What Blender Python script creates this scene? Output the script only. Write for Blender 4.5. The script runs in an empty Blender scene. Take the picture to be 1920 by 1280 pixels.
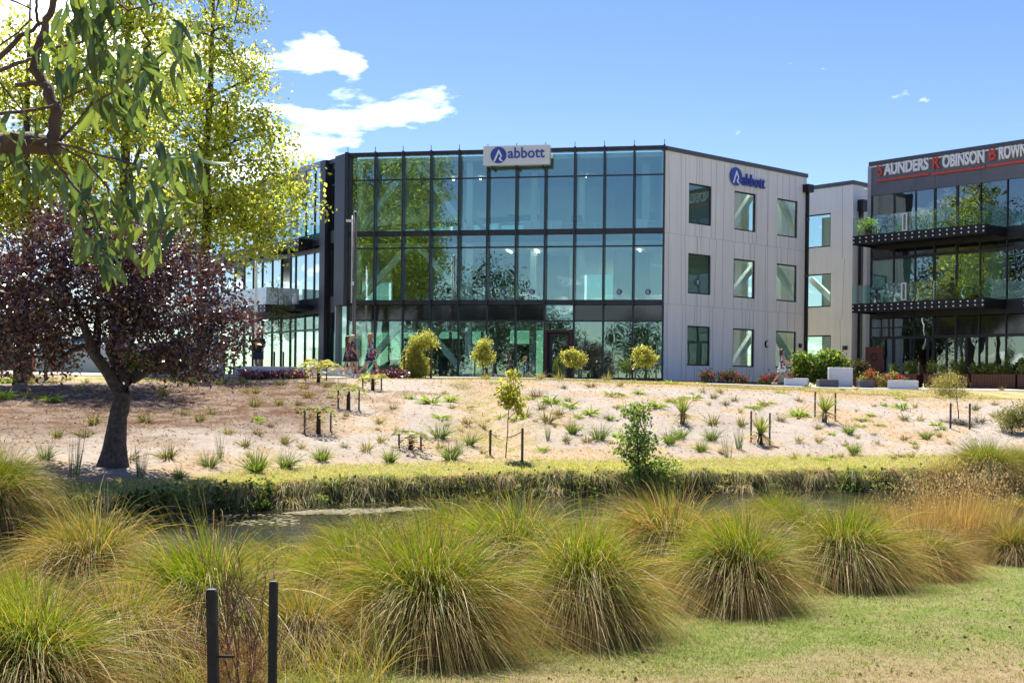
import bpy, bmesh, math, random
import numpy as np
from mathutils import Vector, Matrix

# ------------------------------------------------------------------ camera, sky, sun, exposure
random.seed(11)
rng = np.random.default_rng(11)
sc = bpy.context.scene
COL = sc.collection
F, CX, CY, ROLL, EZ = 2266.0, 960.0, 717.0, 0.0115, -0.2      # focal length in photo pixels, principal point, roll, eye height
cam_data = bpy.data.cameras.new('camera')
cam = bpy.data.objects.new('camera', cam_data); COL.objects.link(cam)
cam_data.sensor_width = 36.0
cam_data.lens = F / 1920 * 36
cam_data.shift_y = (CY - 640) / 1920
cam_data.clip_start = 0.1; cam_data.clip_end = 5000
cam.location = (0, 0, EZ)
cam.rotation_euler = (math.pi / 2, -ROLL, 0)
sc.camera = cam

SUN_EL = math.radians(62)
SUN_H = Vector((-0.30, 0.95, 0)).normalized()                 # horizontal direction towards the sun
world = bpy.data.worlds.new('World'); sc.world = world; world.use_nodes = True
wn, wl = world.node_tree.nodes, world.node_tree.links
wn.clear()
def N(nodes, typ, **kw):
    n = nodes.new(typ)
    for k, v in kw.items():
        if k.startswith('i_'):
            n.inputs[k[2:].replace('_', ' ')].default_value = v
        else:
            setattr(n, k, v)
    return n
def math_node(nodes, links, op, a, b=None, c=None, clamp=False):
    n = nodes.new('ShaderNodeMath'); n.operation = op; n.use_clamp = clamp
    for i, v in enumerate((a, b, c)):
        if v is None: continue
        if isinstance(v, (int, float)): n.inputs[i].default_value = v
        else: links.new(v, n.inputs[i])
    return n.outputs[0]
sky = N(wn, 'ShaderNodeTexSky', sky_type='NISHITA', sun_disc=False, sun_elevation=SUN_EL,
        sun_rotation=math.atan2(SUN_H.x, SUN_H.y), altitude=20, air_density=1.0, dust_density=0.15, ozone_density=3.0)
tc = N(wn, 'ShaderNodeTexCoord')
sep = N(wn, 'ShaderNodeSeparateXYZ'); wl.new(tc.outputs['Generated'], sep.inputs[0])
zc = math_node(wn, wl, 'MAXIMUM', sep.outputs[2], 0.0)
zz = math_node(wn, wl, 'ADD', zc, 0.13)
pxn = math_node(wn, wl, 'DIVIDE', sep.outputs[0], zz)
pyn = math_node(wn, wl, 'DIVIDE', sep.outputs[1], zz)
comb = N(wn, 'ShaderNodeCombineXYZ'); wl.new(pxn, comb.inputs[0]); wl.new(pyn, comb.inputs[1])
comb.inputs[2].default_value = 3.7
noise = N(wn, 'ShaderNodeTexNoise', i_Scale=2.6, i_Detail=10.0, i_Roughness=0.6, i_Distortion=0.25)
wl.new(comb.outputs[0], noise.inputs['Vector'])
big = N(wn, 'ShaderNodeTexNoise', i_Scale=0.35, i_Detail=2.0)
wl.new(comb.outputs[0], big.inputs['Vector'])
# cumulus banks that stand low on the sunward side of the sky, and a small lone puff above them
def bank(px, py, wpx, amp, flat=1.0):
    a = (px - CX) / F; b = -(py - CY) / F
    v = Vector((a, 1, b)).normalized()
    d = N(wn, 'ShaderNodeVectorMath', operation='SUBTRACT'); wl.new(tc.outputs['Generated'], d.inputs[0]); d.inputs[1].default_value = v
    m = N(wn, 'ShaderNodeVectorMath', operation='MULTIPLY'); wl.new(d.outputs[0], m.inputs[0]); m.inputs[1].default_value = (1, 1, flat)
    ln = N(wn, 'ShaderNodeVectorMath', operation='LENGTH'); wl.new(m.outputs[0], ln.inputs[0])
    r = wpx / F
    k = math_node(wn, wl, 'DIVIDE', ln.outputs['Value'], r)
    k = math_node(wn, wl, 'SUBTRACT', 1.0, k, clamp=True)
    return math_node(wn, wl, 'MULTIPLY', k, amp)
dens = math_node(wn, wl, 'MULTIPLY', big.outputs[0], 0.34)
dens = math_node(wn, wl, 'ADD', noise.outputs[0], dens)
for args in ((585, 275, 150, 0.16, 1.9), (20, 20, 220, 0.25, 1.0), (584, 108, 62, 0.20, 1.0), (655, 130, 36, 0.22, 1.0), (800, 228, 230, 0.15, 3.4), (230, 230, 340, .26, 1.), (650, 262, 150, .16, 2.4)):
    dens = math_node(wn, wl, 'ADD', dens, bank(*args))
ramp = N(wn, 'ShaderNodeMapRange', clamp=True); wl.new(dens, ramp.inputs[0])
ramp.inputs[1].default_value = 0.765; ramp.inputs[2].default_value = 0.96; ramp.inputs[3].default_value = 0; ramp.inputs[4].default_value = 0.93
hs = N(wn, 'ShaderNodeHueSaturation', i_Saturation=1.2, i_Value=.47, i_Hue=.519); wl.new(sky.outputs[0], hs.inputs['Color'])
mixc = N(wn, 'ShaderNodeMixRGB'); wl.new(ramp.outputs[0], mixc.inputs[0]); wl.new(hs.outputs[0], mixc.inputs[1])
mixc.inputs[2].default_value = (9.4, 9.5, 9.7, 1)
bg = N(wn, 'ShaderNodeBackground', i_Strength=0.095); wl.new(mixc.outputs[0], bg.inputs[0])
wo = N(wn, 'ShaderNodeOutputWorld'); wl.new(bg.outputs[0], wo.inputs[0])

sun_data = bpy.data.lights.new('sun', 'SUN'); sun_data.energy = 2.75; sun_data.angle = math.radians(0.53); sun_data.color = (1.0, 0.95, 0.86)
sun = bpy.data.objects.new('sun', sun_data); COL.objects.link(sun)
to_sun = (SUN_H * math.cos(SUN_EL) + Vector((0, 0, math.sin(SUN_EL)))).normalized()
sun.rotation_euler = to_sun.to_track_quat('Z', 'Y').to_euler()
sun.location = (-40, 40, 60)

sc.render.engine = 'CYCLES'
sc.view_settings.view_transform = 'Standard'; sc.view_settings.look = 'None'
sc.view_settings.exposure = 2.05; sc.view_settings.gamma = 1; sc.view_settings.use_curve_mapping = False
cy = sc.cycles
cy.use_denoising = True; cy.max_bounces = 8; cy.transparent_max_bounces = 24; cy.glossy_bounces = 4
cy.transmission_bounces = 6; cy.diffuse_bounces = 3; cy.caustics_reflective = False; cy.caustics_refractive = False
cy.sample_clamp_indirect = 6

# ------------------------------------------------------------------ helpers
cR, sR = math.cos(ROLL), math.sin(ROLL)
def W(px, py, d):
    """the point at depth d (metres along the view axis) that the photograph shows at (px, py)"""
    u, v = px - CX, py - CY
    a, b = u * cR + v * sR, -u * sR + v * cR
    return Vector((a / F * d, d, EZ - b / F * d))
def _hash(ix, iy, seed):
    h = (ix.astype(np.int64) * 374761393 + iy.astype(np.int64) * 668265263 + seed * 1442695041) & 0x7fffffff
    h = ((h ^ (h >> 13)) * 1274126177) & 0x7fffffff
    return ((h ^ (h >> 16)) & 0xffff) / 65535.0
def vnoise(x, y, seed=0):
    x = np.asarray(x, float); y = np.asarray(y, float)
    ix, iy = np.floor(x), np.floor(y); fx, fy = x - ix, y - iy
    fx = fx * fx * (3 - 2 * fx); fy = fy * fy * (3 - 2 * fy)
    a, b = _hash(ix, iy, seed), _hash(ix + 1, iy, seed)
    c, d = _hash(ix, iy + 1, seed), _hash(ix + 1, iy + 1, seed)
    return (a * (1 - fx) + b * fx) * (1 - fy) + (c * (1 - fx) + d * fx) * fy
def fbm(x, y, seed=0, oct=4):
    t = 0; a = .5; x = np.asarray(x, float); y = np.asarray(y, float)
    for k in range(oct):
        t = t + a * vnoise(x, y, seed + k * 17); x = x * 2.03; y = y * 2.03; a *= .5
    return t / (1 - .5 ** oct)
def sstep(a, b, x):
    t = np.clip((x - a) / (b - a), 0, 1); return t * t * (3 - 2 * t)

# ---- materials
MATS = {}
def mat(name, base, rough=.6, metal=0., vary=None, bump=None, spec=.5, emit=None, coat=0.):
    """procedural material; vary = (scale, second colour, low, high) mixes two colours by noise, bump = (scale, strength)"""
    m = bpy.data.materials.new(name); m.use_nodes = True
    nt = m.node_tree; b = nt.nodes['Principled BSDF']
    b.inputs['Base Color'].default_value = (*base, 1); b.inputs['Roughness'].default_value = rough
    b.inputs['Metallic'].default_value = metal; b.inputs['Specular IOR Level'].default_value = spec
    b.inputs['Coat Weight'].default_value = coat
    if vary or bump:
        tcn = nt.nodes.new('ShaderNodeTexCoord')
    if vary:
        s, c2, lo, hi = vary
        nz = N(nt.nodes, 'ShaderNodeTexNoise', i_Scale=s, i_Detail=6.0, i_Roughness=.62)
        nt.links.new(tcn.outputs['Object'], nz.inputs['Vector'])
        mr = N(nt.nodes, 'ShaderNodeMapRange'); nt.links.new(nz.outputs[0], mr.inputs[0])
        mr.inputs[1].default_value = lo; mr.inputs[2].default_value = hi
        mx = nt.nodes.new('ShaderNodeMixRGB'); nt.links.new(mr.outputs[0], mx.inputs[0])
        mx.inputs[1].default_value = (*base, 1); mx.inputs[2].default_value = (*c2, 1)
        nt.links.new(mx.outputs[0], b.inputs['Base Color'])
    if bump:
        nb = N(nt.nodes, 'ShaderNodeTexNoise', i_Scale=bump[0], i_Detail=5.0)
        nt.links.new(tcn.outputs['Object'], nb.inputs['Vector'])
        bp = N(nt.nodes, 'ShaderNodeBump', i_Strength=bump[1], i_Distance=.02)
        nt.links.new(nb.outputs[0], bp.inputs['Height']); nt.links.new(bp.outputs[0], b.inputs['Normal'])
    if emit:
        b.inputs['Emission Color'].default_value = (*emit[0], 1); b.inputs['Emission Strength'].default_value = emit[1]
    MATS[name] = m
    return m
def leafmat(name, trans=.45, rough=.45, spec=.4, tint=(1.25, 1.15, .6)):
    """foliage: colour from the mesh's own leaf colours, light passing through the blade"""
    m = bpy.data.materials.new(name); m.use_nodes = True
    nt = m.node_tree; b = nt.nodes['Principled BSDF']
    at = nt.nodes.new('ShaderNodeAttribute'); at.attribute_name = 'Col'
    nt.links.new(at.outputs['Color'], b.inputs['Base Color'])
    b.inputs['Roughness'].default_value = rough; b.inputs['Specular IOR Level'].default_value = spec
    tr = nt.nodes.new('ShaderNodeBsdfTranslucent')
    tm = N(nt.nodes, 'ShaderNodeMixRGB', blend_type='MULTIPLY'); tm.inputs[0].default_value = 1
    nt.links.new(at.outputs['Color'], tm.inputs[1]); tm.inputs[2].default_value = (*tint, 1)
    nt.links.new(tm.outputs[0], tr.inputs[0])
    mx = nt.nodes.new('ShaderNodeMixShader'); mx.inputs[0].default_value = trans
    nt.links.new(b.outputs[0], mx.inputs[1]); nt.links.new(tr.outputs[0], mx.inputs[2])
    nt.links.new(mx.outputs[0], nt.nodes['Material Output'].inputs[0])
    MATS[name] = m
    return m
def glassmat(name, tint, refl, rough=0.0, wav=.012, rtint=(1, 1, 1)):
    m = bpy.data.materials.new(name); m.use_nodes = True
    nt = m.node_tree; nt.nodes.remove(nt.nodes['Principled BSDF'])
    tr = nt.nodes.new('ShaderNodeBsdfTransparent'); tr.inputs[0].default_value = (*tint, 1)
    gl = nt.nodes.new('ShaderNodeBsdfGlossy'); gl.inputs['Roughness'].default_value = rough; gl.inputs[0].default_value = (*rtint, 1)
    fr = N(nt.nodes, 'ShaderNodeFresnel', i_IOR=1.5)
    ge = nt.nodes.new('ShaderNodeNewGeometry')
    nt.links.new(math_node(nt.nodes, nt.links, 'MULTIPLY_ADD', ge.outputs['Backfacing'], 1 / 1.5 - 1.5, 1.5), fr.inputs['IOR'])
    k = math_node(nt.nodes, nt.links, 'MULTIPLY_ADD', fr.outputs[0], 1 - refl, refl, clamp=True)
    if wav:
        tcn = nt.nodes.new('ShaderNodeTexCoord')
        nb = N(nt.nodes, 'ShaderNodeTexNoise', i_Scale=1.1, i_Detail=1.0); nt.links.new(tcn.outputs['Object'], nb.inputs['Vector'])
        bp = N(nt.nodes, 'ShaderNodeBump', i_Strength=.25, i_Distance=wav); nt.links.new(nb.outputs[0], bp.inputs['Height'])
        nt.links.new(bp.outputs[0], gl.inputs['Normal'])
    mx = nt.nodes.new('ShaderNodeMixShader'); nt.links.new(k, mx.inputs[0])
    nt.links.new(tr.outputs[0], mx.inputs[1]); nt.links.new(gl.outputs[0], mx.inputs[2])
    nt.links.new(mx.outputs[0], nt.nodes['Material Output'].inputs[0])
    MATS[name] = m
    return m

# ---- objects
ORG = {}
def tag(o, label=None, cat=None, group=None, kind=None):
    if label: o['label'] = label
    if cat: o['category'] = cat
    if group: o['group'] = group
    if kind: o['kind'] = kind
    return o
def empty(name, loc, label=None, cat=None, group=None):
    o = bpy.data.objects.new(name, None); COL.objects.link(o); o.location = loc; o.empty_display_size = .2
    ORG[o.name] = Vector(loc)
    return tag(o, label, cat, group)
def link(name, me, m=None, parent=None):
    if m is not None and not me.materials: me.materials.append(MATS[m] if isinstance(m, str) else m)
    o = bpy.data.objects.new(name, me); COL.objects.link(o)
    if parent is not None:
        o.parent = parent; ORG[o.name] = ORG[parent.name]
    else:
        ORG[o.name] = Vector((0, 0, 0))
    return o
def part(name, V, Fs, m, parent=None, smooth=False):
    """mesh object from world coordinates; under a parent it is stored relative to the thing's base"""
    off = ORG[parent.name] if parent is not None else Vector((0, 0, 0))
    me = bpy.data.meshes.new(name)
    me.from_pydata([(v[0] - off.x, v[1] - off.y, v[2] - off.z) for v in V], [], Fs)
    if smooth: me.polygons.foreach_set('use_smooth', [True] * len(me.polygons))
    me.update()
    return link(name, me, m, parent)
BOXF = [(0, 3, 2, 1), (4, 5, 6, 7), (0, 1, 5, 4), (1, 2, 6, 5), (2, 3, 7, 6), (3, 0, 4, 7)]
def boxv(x0, x1, y0, y1, z0, z1):
    return [(x0, y0, z0), (x1, y0, z0), (x1, y1, z0), (x0, y1, z0), (x0, y0, z1), (x1, y0, z1), (x1, y1, z1), (x0, y1, z1)]
def merge(lists):
    V, Fs = [], []
    for v, f in lists:
        o = len(V); V += list(v); Fs += [tuple(i + o for i in q) for q in f]
    return V, Fs
def npmesh(name, V, Q, col=None, smooth=False):
    """mesh from numpy: V (n,3), Q (m,4 or 3), col (n,3) leaf colours"""
    V = np.ascontiguousarray(V, dtype=np.float32).reshape(-1, 3); Q = np.ascontiguousarray(Q, dtype=np.int32)
    k = Q.shape[1]
    me = bpy.data.meshes.new(name)
    me.vertices.add(len(V)); me.vertices.foreach_set('co', V.ravel())
    me.loops.add(Q.size); me.loops.foreach_set('vertex_index', Q.ravel())
    me.polygons.add(len(Q)); me.polygons.foreach_set('loop_start', np.arange(0, Q.size, k, dtype=np.int32))
    if smooth: me.polygons.foreach_set('use_smooth', np.ones(len(Q), dtype=bool))
    if col is not None:
        a = me.color_attributes.new('Col', 'FLOAT_COLOR', 'POINT')
        c = np.ones((len(V), 4), dtype=np.float32); c[:, :3] = np.asarray(col).reshape(-1, 3)
        a.data.foreach_set('color', c.ravel())
    me.update(calc_edges=True); me.validate()
    return me
def unit(a):
    return a / np.maximum(np.linalg.norm(a, axis=-1, keepdims=True), 1e-9)
def ribbons(root, d, L, droop, w, seg, colf, twist=None, taper=.75):
    """N grass blades: start at root, run along d for L, bend down by droop; colf(t) -> (N,3) colour at t along the blade"""
    n = len(root); ts = np.linspace(0, 1, seg + 1)
    L = np.broadcast_to(L, (n,)); droop = np.broadcast_to(droop, (n,)); w = np.broadcast_to(w, (n,))
    r = rng.normal(size=(n, 3)) * .5 + np.array([0, -1.0, 0]) if twist is None else twist
    side = unit(np.cross(d, r))
    V = np.zeros((n, seg + 1, 2, 3)); C = np.zeros((n, seg + 1, 2, 3))
    for i, t in enumerate(ts):
        p = root + d * (L * t)[:, None]
        p = p * 1.0
        p[:, 2] -= droop * L * t * t
        ww = (w * .5 * max(.06, (1 - t) ** taper))[:, None]
        V[:, i, 0] = p - side * ww; V[:, i, 1] = p + side * ww
        c = colf(t); C[:, i, 0] = c; C[:, i, 1] = c
    base = (np.arange(n) * (seg + 1) * 2)[:, None]
    k = np.arange(seg)[None, :] * 2
    q = np.stack([base + k, base + k + 1, base + k + 3, base + k + 2], -1).reshape(-1, 4)
    return V.reshape(-1, 3), q, C.reshape(-1, 3)
def leafquads(c, ax, size, aspect, col, fold=.15, flat=None):
    """N leaves as small pointed blades; c centre of the stalk end, ax direction"""
    n = len(c); ax = unit(ax)
    r = rng.normal(size=(n, 3)) if flat is None else unit(rng.normal(size=(n, 3)) * (1 - flat) + np.array([0, 0, 1]) * flat)
    nrm = unit(r - ax * np.sum(r * ax, 1, keepdims=True)); side = np.cross(ax, nrm)
    s = np.broadcast_to(size, (n,))[:, None]
    V = np.stack([c, c + ax * s * .5 - side * s * aspect + nrm * s * fold, c + ax * s, c + ax * s * .5 + side * s * aspect + nrm * s * fold], 1)
    q = np.arange(n * 4).reshape(n, 4)
    return V.reshape(-1, 3), q, np.repeat(col, 4, axis=0)
def cat3(parts):
    V, Q, C, o = [], [], [], 0
    for v, q, c in parts:
        V.append(v); Q.append(q + o); C.append(c); o += len(v)
    return np.concatenate(V), np.concatenate(Q), np.concatenate(C)
def tube(pts, rad, sides=7, caps=True):
    pts = [Vector(p) for p in pts]; n = len(pts); V, Fs = [], []
    up = Vector((.3, .2, 1)).normalized()
    for i, p in enumerate(pts):
        t = (pts[min(i + 1, n - 1)] - pts[max(i - 1, 0)]).normalized()
        a = t.cross(up)
        if a.length < .05: a = t.cross(Vector((1, 0, 0)))
        a.normalize(); b = t.cross(a)
        r = rad[i] if hasattr(rad, '__len__') else rad
        for k in range(sides):
            an = 2 * math.pi * k / sides
            V.append(p + (a * math.cos(an) + b * math.sin(an)) * r)
    for i in range(n - 1):
        for k in range(sides):
            Fs.append((i * sides + k, i * sides + (k + 1) % sides, (i + 1) * sides + (k + 1) % sides, (i + 1) * sides + k))
    if caps:
        Fs.append(tuple(range(sides))[::-1]); Fs.append(tuple((n - 1) * sides + k for k in range(sides)))
    return V, Fs
def copy_tree(o, parent=None):
    c = o.copy(); COL.objects.link(c); c.parent = parent
    for ch in o.children: copy_tree(ch, c)
    return c
def randcol(n, cols, p=None, var=.18):
    cols = np.array(cols); i = rng.choice(len(cols), n, p=p)
    return np.clip(cols[i] * (1 + rng.normal(size=(n, 1)) * var) * (1 + rng.normal(size=(n, 3)) * var * .3), 0.002, 1)
# ------------------------------------------------------------------ ground, stream
WX = np.array([-200, -40, -20, -12, -8.3, -7.2, -6.2, -4.8, -2, .5, 4.65, 10, 20, 40, 200.])
WY = np.array([2, 9, 16.5, 19.8, 22, 23, 25, 26.7, 28.8, 29.9, 31, 32.5, 35, 38, 40.])
ZW = -3.0
def yw(x): return np.interp(x, WX, WY) + .9 * (fbm(np.asarray(x) * .5, 0 * np.asarray(x), 5) - .5) + .35 * (fbm(np.asarray(x) * 2.2, 0 * np.asarray(x), 8) - .5)
def yn(x): return np.interp(x, [-200, -40, -12, -8, -4, 0, 5, 12, 30, 200], [-6, 1, 12.5, 14.3, 16.3, 17.5, 19.3, 23, 28, 32])
def ycrest(x): return np.interp(x, [-200, -30, -10, 0, 8, 20, 200], [40, 43, 44.5, 45, 45.5, 47, 60])
def zcrest(x): return np.interp(x, [-20, -12, -5, 1, 6, 12, 16, 30], [-.45, -.32, -.12, -.10, -.22, -.46, -.62, -.7])
def G(x, y, detail=True):
    x = np.asarray(x, float); y = np.asarray(y, float)
    a = y - yw(x)                                   # metres beyond the far waterline
    yc = ycrest(x); zc = zcrest(x)
    foot = 3.4
    g = (y - (yw(x) + foot)) / np.maximum(yc - yw(x) - foot, 1)
    ease = np.clip(g, 0, 1); ease = ease * .86 + .14 * np.sin(ease * math.pi / 2)
    gully = np.exp(-((x - np.interp(y, [31, 47], [.2, -1.6])) / .75) ** 2) * sstep(0, .35, g) * (1 - sstep(.75, 1.05, g)) * .32
    slope = -2.29 + (zc + 2.29) * ease - gully
    bank = -3.35 + .86 * sstep(-.2, .5, a) + .20 * np.clip((a - .55) / (foot - .55), 0, 1)
    far = np.where(g > 0, slope, bank)
    zp = np.interp(x, [1, 9, 14], [0, -.12, -.22])
    plateau = zc + (zp - zc) * sstep(0, 1, np.clip((y - yc) / np.where(x > 8, 11.0, 6.0), 0, 1))
    far = np.where(g > 1, plateau, far)
    near = -1.9 - .066 * np.clip(y, -8, 10) - .02 * np.clip(y - 10, 0, 10)
    near = near + .015 * np.clip(-y - 8, 0, 60)
    near = near - .95 * sstep(-1.0, .25, y - yn(x)) - .25 * sstep(-2.2, -.6, y - yn(x))
    z = np.where(a > -.5, far, np.maximum(near, -3.5))
    z = np.where(a > -.5, z, z)
    if detail:
        k = ((a > .5) & (g < 1)).astype(float)
        z = z + k * (.16 * (fbm(x * .7, y * .7, 3) - .5) + .10 * (fbm(x * 2.6, y * 1.2, 9) - .5)) + (1 - k) * .02 * (fbm(x * 1.3, y * 1.3, 13) - .5) * (y < yn(x))
    return z
def Gz(x, y): return float(G(np.array([x]), np.array([y]))[0])
def hit(px, py, d0=4., d1=70.):
    """where the pixel's line of sight meets the ground"""
    ds = np.linspace(d0, d1, 2600); p = W(px, py, 1.0)
    z = EZ + (p.z - EZ) * ds; gz = G(p.x * ds, ds)
    i = np.argmax(z <= gz)
    if not (z <= gz).any(): i = np.argmin(z - gz)
    return Vector((p.x * ds[i], ds[i], gz[i]))
def axis(lo, hi, fine_lo, fine_hi, step, grow=1.25):
    a = list(np.arange(fine_lo, fine_hi + 1e-6, step)); s = step
    while a[-1] < hi: s *= grow; a.append(a[-1] + s)
    b = []; s = step; v = fine_lo
    while v > lo: s *= grow; v -= s; b.append(v)
    return np.array(b[::-1] + a)
def masks(X, Y):
    """what grows or lies where: near lawn greenness, sand, bark mulch, dry grass, far bank grass"""
    a = Y - yw(X); yc = ycrest(X); g = (Y - (yw(X) + 3.4)) / np.maximum(yc - yw(X) - 3.4, 1)
    n1 = fbm(X * .8, Y * .8, 21); n2 = fbm(X * .33, Y * .33, 31); n3 = fbm(X * 2.6, Y * 2.6, 41)
    mulch = sstep(.0, 1.6, -4.1 - X - .12 * (Y - 33) + 1.6 * (n2 - .5)) * sstep(.10, .42, g + .35 * (n1 - .5)) * (1 - sstep(.9, 1.05, g))
    mulch = np.maximum(mulch, sstep(.55, .75, n1) * sstep(.25, .6, g) * (1 - sstep(1, 1.1, g)) * (X < -.5) * .6)
    gy = np.exp(-((X - np.interp(Y, [31, 47], [.2, -1.6])) / 1.25) ** 2) * sstep(-.1, .1, g) * (1 - sstep(.95, 1.1, g))
    dry = np.clip(sstep(.50, .66, n1) * sstep(.3, .6, n3 + .25) + gy * .8 + sstep(.16, -.02, g) * .45 + sstep(.86, .95, g) * sstep(.4, .6, n3) * (X > -2), 0, 1) * (1 - mulch)
    bankg = sstep(3.7, 2.7, a + 1.6 * (n1 - .5)) * (a > -.6)
    bankg = np.maximum(bankg, gy * sstep(.45, .6, n3) * .75)
    lawn_top = sstep(.98, 1.03, g)
    return mulch, dry, bankg, lawn_top, g, a, n1, n2, n3
xs = axis(-900, 900, -24, 24, .22, 1.3); ys = axis(-80, 2500, 4, 50, .22, 1.3)
GX, GY = np.meshgrid(xs, ys)
GZ = G(GX, GY)
mulch, dry, bankg, ltop, gg, aa, n1, n2, n3 = masks(GX, GY)
def lerp(a, b, t): return a + (np.array(b) - a) * t[..., None]
c = np.ones(GX.shape + (3,)) * np.array([.38, .325, .265])
c = c * (1 + .16 * (n3 - .5)[..., None] + .25 * (n2 - .5)[..., None])
c = lerp(c, (.43, .30, .16), dry * .7)
c = lerp(c, (.12, .065, .035), mulch * (.6 + .4 * sstep(.3, .7, n3)))
c = lerp(c, (.27, .25, .075), bankg * .85)
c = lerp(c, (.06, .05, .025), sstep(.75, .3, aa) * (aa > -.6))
pl = lerp(np.ones(c.shape) * np.array([.30, .27, .10]), (.46, .36, .2), sstep(.4, .62, n3))
pl = lerp(pl, (.22, .22, .21), sstep(51, 52.5, GY + 0 * GX) * (GX < 9))
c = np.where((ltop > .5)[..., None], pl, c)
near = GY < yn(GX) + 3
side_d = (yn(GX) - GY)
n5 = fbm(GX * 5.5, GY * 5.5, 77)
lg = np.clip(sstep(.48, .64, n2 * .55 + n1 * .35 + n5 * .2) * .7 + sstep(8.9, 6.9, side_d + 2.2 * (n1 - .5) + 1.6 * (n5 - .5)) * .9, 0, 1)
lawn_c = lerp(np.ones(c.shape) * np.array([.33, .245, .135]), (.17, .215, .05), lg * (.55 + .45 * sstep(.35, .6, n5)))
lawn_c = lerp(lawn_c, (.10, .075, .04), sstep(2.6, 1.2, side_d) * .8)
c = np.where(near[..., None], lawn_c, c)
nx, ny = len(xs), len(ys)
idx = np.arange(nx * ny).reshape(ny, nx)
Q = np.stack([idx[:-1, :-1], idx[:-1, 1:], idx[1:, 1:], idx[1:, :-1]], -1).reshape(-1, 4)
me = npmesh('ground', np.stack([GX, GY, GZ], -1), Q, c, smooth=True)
gm = bpy.data.materials.new('earth_and_turf'); gm.use_nodes = True
nt = gm.node_tree; b = nt.nodes['Principled BSDF']; b.inputs['Roughness'].default_value = .95; b.inputs['Specular IOR Level'].default_value = .1
at = nt.nodes.new('ShaderNodeAttribute'); at.attribute_name = 'Col'
tcn = nt.nodes.new('ShaderNodeTexCoord')
nz = N(nt.nodes, 'ShaderNodeTexNoise', i_Scale=6.0, i_Detail=12.0, i_Roughness=.78); nt.links.new(tcn.outputs['Object'], nz.inputs['Vector'])
mr = N(nt.nodes, 'ShaderNodeMapRange'); nt.links.new(nz.outputs[0], mr.inputs[0]); mr.inputs[1].default_value = .25; mr.inputs[2].default_value = .75; mr.inputs[3].default_value = .58; mr.inputs[4].default_value = 1.30
mm = N(nt.nodes, 'ShaderNodeVectorMath', operation='MULTIPLY'); nt.links.new(at.outputs['Color'], mm.inputs[0]); nt.links.new(mr.outputs[0], mm.inputs[1])
nt.links.new(mm.outputs[0], b.inputs['Base Color'])
bp = N(nt.nodes, 'ShaderNodeBump', i_Strength=.8, i_Distance=.08); nt.links.new(nz.outputs[0], bp.inputs['Height']); nt.links.new(bp.outputs[0], b.inputs['Normal'])
MATS['earth'] = gm
tag(link('ground', me, 'earth'), kind='structure')

wm = bpy.data.materials.new('stream_water'); wm.use_nodes = True
nt = wm.node_tree; b = nt.nodes['Principled BSDF']; b.inputs['Base Color'].default_value = (.018, .017, .011, 1); b.inputs['Roughness'].default_value = .06
b.inputs['Specular IOR Level'].default_value = .3
tcn = nt.nodes.new('ShaderNodeTexCoord'); mp = nt.nodes.new('ShaderNodeMapping'); mp.inputs['Scale'].default_value = (.8, 2.2, 1); nt.links.new(tcn.outputs['Object'], mp.inputs[0])
nz = N(nt.nodes, 'ShaderNodeTexNoise', i_Scale=4.0, i_Detail=4.0); nt.links.new(mp.outputs[0], nz.inputs['Vector'])
bp = N(nt.nodes, 'ShaderNodeBump', i_Strength=.35, i_Distance=.05); nt.links.new(nz.outputs[0], bp.inputs['Height']); nt.links.new(bp.outputs[0], b.inputs['Normal'])
MATS['water'] = wm
xw = np.linspace(-90, 90, 60)
V = [(x, float(yn(x)) - .8, ZW) for x in xw] + [(x, float(yw(x)) + .6, ZW) for x in xw]
tag(part('stream_water', V, [(i, i + 1, 60 + i + 1, 60 + i) for i in range(59)], 'water'), kind='structure')
# paved path along the front of the offices
mat('paving', (.36, .34, .32), .85, vary=(3, (.28, .265, .25), .35, .7), bump=(30, .2))
xp = np.linspace(-40, 26, 90)
def path_y(x): return np.interp(x, [-40, -14, -6, 4, 10, 26], [49.5, 48.5, 47.9, 50.5, 54, 56.0])
V = [(x, float(path_y(x)) - .9, Gz(x, float(path_y(x)) - .9) + .02) for x in xp] + [(x, float(path_y(x)) + .9, Gz(x, float(path_y(x)) + .9) + .02) for x in xp]
tag(part('path', V, [(i, i + 1, 90 + i + 1, 90 + i) for i in range(89)], 'paving'), kind='structure')
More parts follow.
